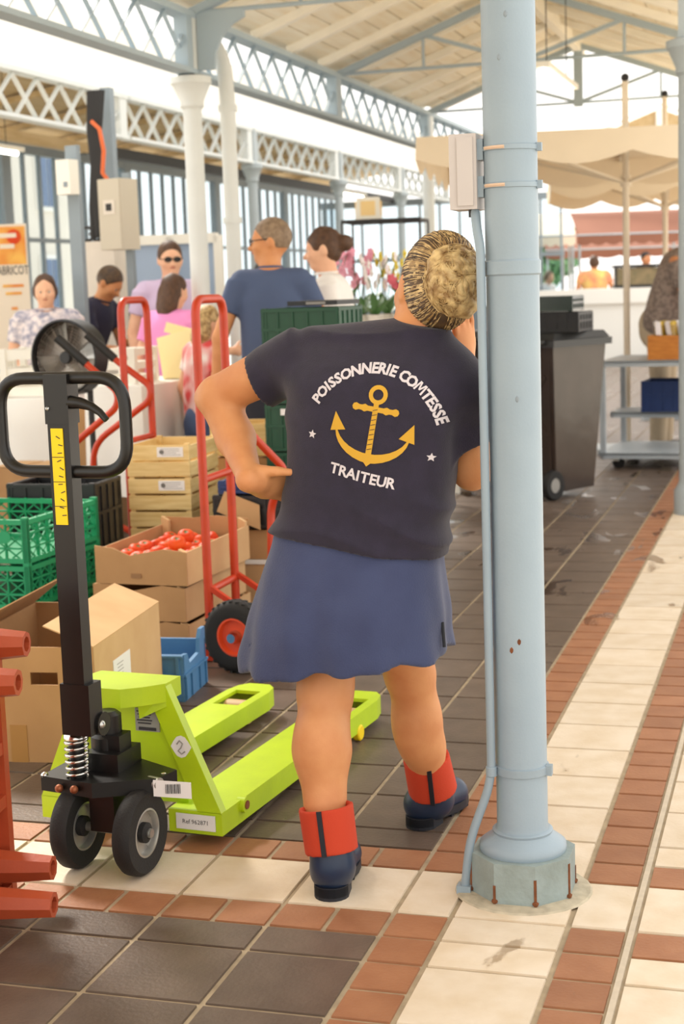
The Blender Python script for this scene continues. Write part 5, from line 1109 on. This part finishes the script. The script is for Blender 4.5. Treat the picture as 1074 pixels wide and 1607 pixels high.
t = thing('electrical_cabinet', 'beige electrical cabinet with a small meter window above the pale block', 'cabinet', (-3.86,7.2,1.76), R(-14)); MB().box((0,0.1,0.25), (0.2,0.2,0.5)).build('housing', MATS['beige_metal'], t, bevel=0.006); d_ = MB().box((0.0,-0.004,0.25), (0.19,0.01,0.49)).build('door', MATS['beige_metal'], t); MB().box((0,-0.011,0.3), (0.1,0.006,0.1)).build('meter_window', MATS['pale_masonry'], d_); MB().box((0,-0.015,0.3), (0.05,0.004,0.05)).build('meter_dial', MATS['black_cable'], d_); MB().box((0,0.21,-0.6), (0.06,0.04,2.3)).build('mounting_rail', MATS['frame_paint'], t)
t = thing('meter_box', 'white meter box on the grey window post, above the floral blouse', 'box', (-3.91,6.58,2.13), R(-12)); MB().box((0,0.05,0.11), (0.115,0.1,0.23)).build('housing', MATS['white_paint'], t, bevel=0.008); MB().box((0.02,-0.003,0.06), (0.03,0.006,0.035)).build('switch', MATS['frame_paint'], t); MB().box((0,0.12,-0.9), (0.1,0.04,2.45)).build('mounting_post', MATS['frame_paint'], t)
mat('pane_pale', (160,178,202), 0.15)
# white framed glazed cabinet
t = thing('glazed_cabinet', 'white framed glass cabinet behind the man with sunglasses', 'cabinet', (-4.15,9.0,0), R(8))
for x in (-0.4,0.0,0.4): MB().box((x,0,0.95), (0.07,0.06,1.9)).build('stile', MATS['white_paint'], t)
for z in (0.04,0.7,1.35,1.88): MB().box((0,0,z), (0.8,0.06,0.08)).build('rail', MATS['white_paint'], t)
for x in (-0.2,0.2):
    for z in (0.37,1.03,1.61): MB().box((x,0.01,z), (0.34,0.006,0.6 if z < 1.5 else 0.46)).build('pane', MATS['pane_pale'], t)
# orchids on a flower table, with a display rack behind
ftm = MATS['white_paint']; t = thing('flower_table', 'white flower table behind the dark green crates', 'table', (-1.82,7.06,0)); MB().box((0,0,1.13), (0.9,0.55,0.04)).build('table_top', ftm, t)
for x in (-0.42,0.42):
    for y in (-0.24,0.24): MB().box((x,y,0.555), (0.04,0.04,1.11)).build('leg', ftm, t)
mat('petal_pink', (240,170,190), 0.6, rand=0.15); mat('petal_white', (248,240,238), 0.6); mat('petal_red', (214,96,110), 0.6); mat('petal_yellow', (226,206,60), 0.6); mat('orchid_leaf', (70,112,56), 0.45, rand=0.15); mat('pot_clear', (214,206,196), 0.4)
def orchid(label, loc, hgt, pm, seed, n=8):
    rg = random.Random(seed); t = thing('potted_orchid', label, 'plant', loc, rg.uniform(0,6), 'potted orchids on the flower table'); MB().lathe([(0.04,0),(0.055,0.1),(0.05,0.1),(0.045,0.09)], 14).build('pot', MATS['pot_clear'], t, 40)
    for k in range(6):
        a = 2*math.pi*k/6+rg.uniform(-.3,.3); L = rg.uniform(0.16,0.3); u = Vector((math.cos(a),math.sin(a),0)); v = Vector((-math.sin(a),math.cos(a),0)); up_h = rg.uniform(0.6,1.2); b = MB()
        pts = [u*(0.01+L*f*0.6)+Vector((0,0,0.09+L*up_h*(f-0.35*f*f))) for f in (0,0.35,0.7,1)]; ws = (0.012,0.026,0.024,0.003)
        vs_ = [(b.bm.verts.new(p-v*w), b.bm.verts.new(p+Vector((0,0,-0.004))), b.bm.verts.new(p+v*w)) for p, w in zip(pts, ws)]
        for i in range(3):
            for j in range(2): b.bm.faces.new((vs_[i][j], vs_[i][j+1], vs_[i+1][j+1], vs_[i+1][j]))
        b.build('leaf', MATS['orchid_leaf'], t, 60)
    for s in range(2):
        a = rg.uniform(0,6.3); bx, by = 0.07*math.cos(a), 0.07*math.sin(a); P_ = [Vector((bx*f*f*1.6, by*f*f*1.6, 0.09+(hgt-0.09)*(f-0.12*f**3))) for f in (0,0.25,0.5,0.75,1)]
        st = MB().tube(P_, 0.0035, 5).build('flower_stem', MATS['orchid_leaf'], t, 60)
        for k in range(n):
            f = 0.45+0.55*k/(n-1); c = Vector((bx*f*f*1.6, by*f*f*1.6, 0.09+(hgt-0.09)*(f-0.12*f**3)))+Vector((rg.uniform(-.04,.04),rg.uniform(-.05,.03),rg.uniform(-.01,.01))); b = MB(); tl = rg.uniform(-.5,.5)
            for q in range(5):
                g = R(72*q)+tl; e = Vector((math.cos(g),-0.25,math.sin(g))); w = Vector((-math.sin(g),0,math.cos(g))); b.poly([c, c+e*0.022-w*0.016, c+e*0.04, c+e*0.022+w*0.016])
            b.ball(c+Vector((0,-0.008,0)), 0.007, 1); b.build('blossom', MATS[pm], st)
    return t
ol = [('pink orchid at the left end of the flower table, tallest', -2.1,6.95,0.72,'petal_pink'), ('pink orchid second from the left on the flower table', -1.99,7.1,0.66,'petal_pink'), ('white orchid in the middle of the flower table', -1.86,6.98,0.6,'petal_white'), ('yellow orchid behind the white one on the flower table', -1.84,7.22,0.64,'petal_yellow'), ('red orchid near the blonde bun on the flower table', -1.6,6.95,0.42,'petal_red'), ('pale pink orchid behind the red one on the flower table', -1.62,7.2,0.52,'petal_pink'), ('short white orchid at the right end of the flower table', -1.45,7.0,0.34,'petal_white')]
for i, (lb, x, y, hg, pm) in enumerate(ol): orchid(lb, (x,y,1.15), hg*0.88, pm, i+1, 11)
t = thing('display_rack', 'thin black metal rack behind the orchids', 'rack', (-2.2,8.6,0), R(4))
for y in (-0.2,0.2): MB().box((0,y,1.93), (0.6,0.02,0.025)).build('rail', MATS['black_cable'], t)
for x in (-0.3,-0.1,0.1,0.3): MB().box((x,0,1.93), (0.015,0.4,0.02)).build('cross_bar', MATS['black_cable'], t)
for x in (-0.3,0.3):
    for y in (-0.2,0.2): MB().box((x,y,0.96), (0.014,0.014,1.92)).build('upright', MATS['black_cable'], t)
MB().box((0,0,1.2), (0.6,0.4,0.015)).build('shelf', MATS['white_paint'], t)
mat('lantern_panel', (246,214,150), 0.6)
t = thing('wooden_lantern', 'cream wooden lantern box with amber panels standing on the black rack', 'lantern', (-2.33,8.6,1.945), R(12)); MB().box((0,0,0.085), (0.2,0.2,0.17), taper=0.85).build('frame', MATS['white_paint'], t, bevel=0.004)
for s, rz in ((1,0),(1,90),(1,180),(1,270)): o = MB().box((0,-0.096,0.085), (0.11,0.01,0.11)).build('amber_panel', MATS['lantern_panel'], t); o.rotation_euler = (0,0,R(rz))
# wheelie bins
mat('bin_grey', (66,55,49), 0.2, var=0.2, scale=5, bump=0.35, bscale=5); mat('bin_dark', (46,46,46), 0.4)
def bin_(label, loc, rz):
    t = thing('wheelie_bin', label, 'bin', loc, rz, 'dark wheelie bins'); m = MATS['bin_grey']; w0, w1, d0, d1, z0, z1 = 0.2, 0.25, 0.2, 0.28, 0.05, 1.03
    MB().hexa([(-w0,-d0,z0),(w0,-d0,z0),(w0,d0,z0),(-w0,d0,z0),(-w1,-d1,z1),(w1,-d1,z1),(w1,d1,z1),(-w1,d1,z1)]).build('body', m, t, 40, bevel=0.03, seg=3)
    MB().box((0,0,1.03), (0.56,0.62,0.045)).build('rim', MATS['bin_dark'], t, bevel=0.01, seg=2); MB().hexa([(-0.27,-0.3,1.055),(0.27,-0.3,1.055),(0.27,0.3,1.055),(-0.27,0.3,1.055),(-0.24,-0.25,1.1),(0.24,-0.25,1.1),(0.24,0.27,1.1),(-0.24,0.27,1.1)]).build('lid', MATS['bin_dark'], t, 40, bevel=0.012, seg=2)
    MB().tube(rpath([(-0.2,-0.28,1.04),(-0.2,-0.36,1.04),(0.2,-0.36,1.04),(0.2,-0.28,1.04)],0.04), 0.016, 8).build('handle', MATS['bin_dark'], t, 50)
    for s in (-1,1):   # embossed stiffening ribs crossing on the wall
        MB().beam((s*0.17,-0.236,0.42), (-s*0.17,-0.262,0.82), 0.03, 0.02, (0,-1,0)).build('rib', m, t, bevel=0.008); MB().beam((-s*0.16,-0.217,0.16), (-s*0.2,-0.268,0.95), 0.03, 0.014, (0,-1,0)).build('rib', m, t, bevel=0.006)
        wh = MB().lathe([(0.05,-0.025),(0.092,-0.025),(0.1,-0.012),(0.1,0.012),(0.092,0.025),(0.05,0.025)], 26, (s*0.19,-0.225,0.1), (1,0,0), closed=True).build('wheel', MATS['rubber'], t, 40); MB().lathe([(0.05,-0.02),(0.05,0.02),(0.0,0.024),(0.0,-0.024)], 20, (s*0.19,-0.225,0.1), (1,0,0)).build('hub', MATS['label_grey'], wh, 40)
    return t
bin_('dark grey wheelie bin with black crates on its lid, right of the big column', (-0.73,7.25,0), R(-30)); bin_('dark wheelie bin mostly hidden behind the big column and the woman', (-1.2,7.9,0), R(-10))
crate('plastic_crate', 'black plastic crate lying on the wheelie bin lid', (-0.5,6.95,1.1), R(-6), 0.5, 0.4, 0.13, MATS['black_plastic'], None, 'ribbed')
mat('smoked', (40,52,46), 0.2); crate('plastic_crate', 'greenish black crate on top of the black crate over the bin', (-0.54,6.97,1.235), R(-4), 0.46, 0.36, 0.1, MATS['smoked'], None, 'ribbed')
# steel trolley with jars
mat('trolley_paint', (176,184,190), 0.5, var=0.08, scale=10); tp = MATS['trolley_paint']; mat('orange_wood', (206,132,54), 0.55, rgb2=(184,110,40), scale=3, stretch=(3,3,14)); mat('jar_glass', (150,120,50), 0.15, rand=0.25); mat('jar_lid', (190,160,70), 0.35, metal=0.4, rand=0.2); mat('tag_white', (244,238,240), 0.7)
tl = thing('steel_trolley', 'grey steel shelf trolley on castors at the right edge', 'trolley', (-0.58,8.66,0), R(-4)); TW, TD = 1.15, 0.9
for x in (0.02,TW-0.02):
    for y in (0.02,TD-0.02): MB().box((x,y,0.46), (0.04,0.04,0.72)).build('post', tp, tl)
for z, y0 in ((0.81,0.0),(0.39,0.42),(0.115,0.0)): s_ = MB().box((TW/2,(y0+TD)/2,z), (TW,TD-y0,0.02)).build('shelf', tp, tl); MB().box((TW/2,y0+0.012,z-0.012), (TW,0.024,0.045)).build('shelf_edge', tp, s_); MB().box((0.012,(y0+TD)/2,z-0.012), (0.024,TD-y0,0.045)).build('shelf_edge', tp, s_)
for x in (0.1,TW-0.1):
    for y in (0.1,TD-0.1): c_ = MB().lathe([(0,-0.012),(0.045,-0.014),(0.045,0.014),(0,0.012)], 18, (x+0.02,y,0.045), (0.3,1,0)).build('castor_wheel', MATS['rubber'], tl, 40); MB().box((x+0.005,y,0.075), (0.05,0.05,0.04), taper=0.7).build('castor_fork', MATS['white_paint'], c_)
jbx = thing('wooden_tray', 'orange-brown wooden tray full of jars on the trolley', 'tray', (-0.2,8.68,0.822), R(-4))
for y in (0.0,0.42): MB().box((0.4,y,0.09), (0.84,0.02,0.18)).build('long_side', MATS['orange_wood'], jbx)
for x in (-0.01,0.81): MB().box((x,0.21,0.09), (0.02,0.4,0.18)).build('end', MATS['orange_wood'], jbx)
MB().box((0.4,0.21,0.095), (0.8,0.4,0.012)).build('base', MATS['orange_wood'], jbx)
jar0 = None; rg = random.Random(4)
for i in range(7):
    for j in range(3):
        x, y = 0.06+0.1*i+rg.uniform(-.01,.01), 0.07+0.13*j; a = R(-4); L_ = (-0.2+x*math.cos(a)-y*math.sin(a), 8.68+x*math.sin(a)+y*math.cos(a), 0.837+0.14)
        if jar0 is None:
            jar0 = thing('preserve_jar', 'small glass jar of preserves with a gold lid and paper tag in the wooden tray', 'jar', L_, 0, 'preserve jars in the wooden tray'); MB().lathe([(0.036,-0.05),(0.04,-0.04),(0.04,0.09),(0.034,0.1)], 14).build('glass', MATS['jar_glass'], jar0, 40); MB().lathe([(0.038,0.1),(0.038,0.125),(0,0.127)], 14).build('lid', MATS['jar_lid'], jar0, 40); MB().hexa([(-0.022,-0.043,0.03),(0.02,-0.043,0.025),(0.02,-0.041,0.025),(-0.022,-0.041,0.03),(-0.028,-0.05,0.125),(0.012,-0.05,0.13),(0.012,-0.048,0.13),(-0.028,-0.048,0.125)]).build('paper_tag', MATS['tag_white'], jar0)
        else: o = dup(jar0, L_); o.rotation_euler = (rg.uniform(-.12,.12), rg.uniform(-.16,.16), rg.uniform(-.8,.8))
crate('plastic_crate', 'dark blue plastic crate on the middle shelf of the trolley', (0.12,8.95,0.405), R(-4), 0.42, 0.4, 0.24, MATS['navy_plastic'], None, 'ribbed'); crate('plastic_crate', 'black plastic crate behind the dark blue crate on the trolley', (0.5,9.14,0.405), R(-4), 0.36, 0.36, 0.34, MATS['black_plastic'], None, 'ribbed')
# parasols and awnings
mat('parasol_cloth', (238,220,192), 0.85, var=0.04, scale=3); mat('pole_wood', (226,212,190), 0.55); mat('brown_awning', (150,100,80), 0.85, var=0.08, scale=2); mat('lit_awning', (246,228,204), 0.85)
def parasol(label, loc, rz, w, zt, m, valance=0.24, pole=3.0, rise=0.12):
    """square market parasol: pole with finial, canopy with scalloped valance, ribs and struts from a slider hub"""
    t = thing('market_parasol', label, 'parasol', loc, rz, 'market parasols'); h = w/2
    MB().cyl((0,0,0.05), (0,0,pole), 0.027, 14).build('pole', MATS['pole_wood'], t, 40); MB().ball((0,0,pole+0.03), 0.035, 2).build('finial', MATS['black_plastic'], t, 60); MB().box((0,0,0.025), (0.5,0.5,0.05)).build('base', MATS['trolley_paint'], t)
    b = MB(); ap = b.bm.verts.new((0,0,zt+rise)); n = 24; cs_ = [(-h,-h),(h,-h),(h,h),(-h,h)]; ring = []
    for k in range(4):
        p, q = Vector(cs_[k]), Vector(cs_[(k+1) % 4])
        for i in range(n): v = p+(q-p)*i/n; ring.append((v.x, v.y, i))
    up_r = [b.bm.verts.new((x,y,zt)) for x, y, i in ring]; lo_r = [b.bm.verts.new((x*1.005,y*1.005,zt-valance*(0.66+0.34*abs(math.sin(math.pi*i/6))))) for x, y, i in ring]; N_ = len(ring)
    for k in range(N_): b.bm.faces.new((up_r[k], up_r[(k+1) % N_], ap)); b.bm.faces.new((up_r[(k+1) % N_], up_r[k], lo_r[k], lo_r[(k+1) % N_]))
    b.build('canopy', m, t)
    hub = zt-0.3
    MB().cyl((0,0,hub-0.03), (0,0,hub+0.06), 0.045, 14).build('hub', MATS['pole_wood'], t, 40)
    for k in range(8):
        a = R(45*k); L = h*(1.414 if k % 2 else 1.0); e = Vector((math.cos(a),math.sin(a),0))
        MB().beam(Vector((0,0,zt+rise-0.03)), e*(L-0.02)+Vector((0,0,zt-0.02)), 0.022, 0.03).build('rib', MATS['pole_wood'], t); MB().beam(Vector((0,0,hub)), e*L*0.62+Vector((0,0,zt+rise*0.35-0.03)), 0.018, 0.022).build('strut', MATS['pole_wood'], t)
    return t
parasol('beige market parasol with a scalloped edge, nearest the camera', (-0.5,9.85,0), R(8), 3.1, 2.5, MATS['parasol_cloth']); parasol('beige market parasol behind the nearest one', (-0.45,13.0,0), R(10), 2.3, 2.42, MATS['parasol_cloth'], pole=3.2)
def awning(label, loc, rz, w, d, zf, zb, m, val=0.2):
    t = thing('stall_awning', label, 'awning', loc, rz, 'far stall awnings'); b = MB(); n = 40
    b.grid(lambda u, v: (-w/2+w*u, d*v, zf+(zb-zf)*v+0.25*math.sin(math.pi*v)*0.6), n, 6); b.grid(lambda u, v: (-w/2+w*u, -0.01, zf-val*v*(0.75+0.25*abs(math.sin(math.pi*u*n/5)))), n, 2); b.build('canvas', m, t, 60)
    for x in (-w/2+0.05, w/2-0.05):
        for y in (0.05, d-0.05): MB().cyl((x,y,0), (x,y,zf+0.0), 0.025, 8).build('post', MATS['trolley_paint'], t, 40)
    MB().cyl((-w/2,0.0,zf), (w/2,0.0,zf), 0.02, 8).build('front_rail', MATS['trolley_paint'], t, 40)
    return t
awning('brown scalloped awning of the far stall at right', (-2.2,27.2,0), R(14), 2.2, 2.0, 2.25, 2.75, MATS['brown_awning']); awning('scalloped lit end of the far awning, coloured cream, beside the big column', (-4.0,26.6,0), R(14), 1.5, 2.0, 2.25, 2.75, MATS['lit_awning']); awning('brown lower awning behind the first brown one', (-2.4,31.0,0), R(14), 4.2, 2.0, 2.05, 2.5, MATS['brown_awning'])  # cream cloth puts the lit left part of the brown awning into colour
t = thing('white_counter', 'long white stall counter far down the hall behind the bin', 'counter', (-2.2,25.0,0), R(14)); MB().box((0,0,0.5), (3.6,0.7,1.0)).build('front', MATS['white_panel'], t); MB().box((0,-0.03,1.12), (3.7,0.8,0.26)).build('counter_top', MATS['white_panel'], t, bevel=0.01)
t = thing('display_case', 'dark framed glass display case on the far white counter', 'case', (-1.95,24.9,1.255), R(14)); mat('produce_mix', (150,130,96), 0.7, rgb2=(120,110,80), scale=9)
MB().box((0,0,0.19), (0.74,0.4,0.3)).build('goods', MATS['produce_mix'], t)
for z in (0.02,0.37): MB().box((0,0,z), (0.82,0.46,0.05)).build('frame_rail', MATS['black_plastic'], t)
for x in (-0.39,0.39): MB().box((x,-0.21,0.19), (0.04,0.04,0.36)).build('frame_post', MATS['black_plastic'], t)
# hanging battens
mat('lamp_white', (255,250,236), 0.5, emit=14.0)
for lb, x, y, z, rz in (('white fluorescent batten hanging under the nave roof, right of the big column', -0.92,9.0,2.95,0), ('white fluorescent batten over the side aisle near the lantern', -5.6,19.5,2.8,0), ('white fluorescent batten over the side aisle at the left edge', -6.2,9.6,2.8,0)):
    t = thing('batten_lamp', lb, 'lamp', (x,y,z), R(rz), 'fluorescent battens'); MB().box((0,0,0.02), (0.12,1.5,0.04)).build('housing', MATS['white_paint'], t); MB().cyl((0,-0.7,-0.02), (0,0.7,-0.02), 0.018, 10).build('tube', MATS['lamp_white'], t, 40)
    for yy in (-0.5,0.5): MB().cyl((0,yy,0.04), (0,yy,0.92 if x < -5 else 0.73), 0.004, 6).build('hanger', MATS['black_cable'], t)
# gable of the next hall and trees outside
t = thing('gabled_canopy', 'tan boarded gable of the next hall beyond the nave roof', 'gable', (-1.95,29.5,0), R(14)); MB().prism([(-2.6,3.75),(0,4.75),(2.6,3.75)], 0.1).build('gable_boards', MATS['tan_board'], t).rotation_euler = (R(90),0,0)
for s in (-1,1): MB().beam((s*2.8,-0.2,3.72), (0,-0.2,4.83), 0.06, 0.12, (0,1,0)).build('barge_board', MATS['white_panel'], t)
MB().box((0.0,-0.16,4.2), (0.16,0.1,1.1)).build('king_post', MATS['white_panel'], t)
for x in (-2.5,2.5): MB().box((x,0.05,1.87), (0.12,0.12,3.75)).build('post', MATS['whitened_iron'], t)
mat('foliage', (120,160,120), 0.8, rgb2=(90,136,96), scale=2); mat('bark', (110,96,80), 0.9)
for i, (x, y, h, lb) in enumerate(((-6.5,44,3.4,'pale green street tree outside beyond the far awnings, left'), (-2.0,48,3.2,'pale green street tree outside beyond the far awnings, right'))):
    t = thing('street_tree', lb, 'tree', (x,y,0), 0, 'street trees outside'); MB().cyl((0,0,0), (0,0,h*0.5), 0.18, 10, 0.12).build('trunk', MATS['bark'], t, 40); rg = random.Random(i); b = MB()
    for k in range(900):
        v = Vector((rg.gauss(0,1),rg.gauss(0,1),rg.gauss(0,1))).normalized()*rg.uniform(0.6,1.0); c = Vector((v.x*h*0.28, v.y*h*0.28, h*0.68+v.z*h*0.3)); d1 = Vector((rg.gauss(0,1),rg.gauss(0,1),rg.gauss(0,1))).normalized()*0.2; d2 = d1.cross(Vector((rg.gauss(0,1),rg.gauss(0,1),rg.gauss(0,1)))).normalized()*0.13; b.poly([c-d1, c+d2, c+d1, c-d2])
    b.build('crown', MATS['foliage'], t)['kind'] = 'stuff'
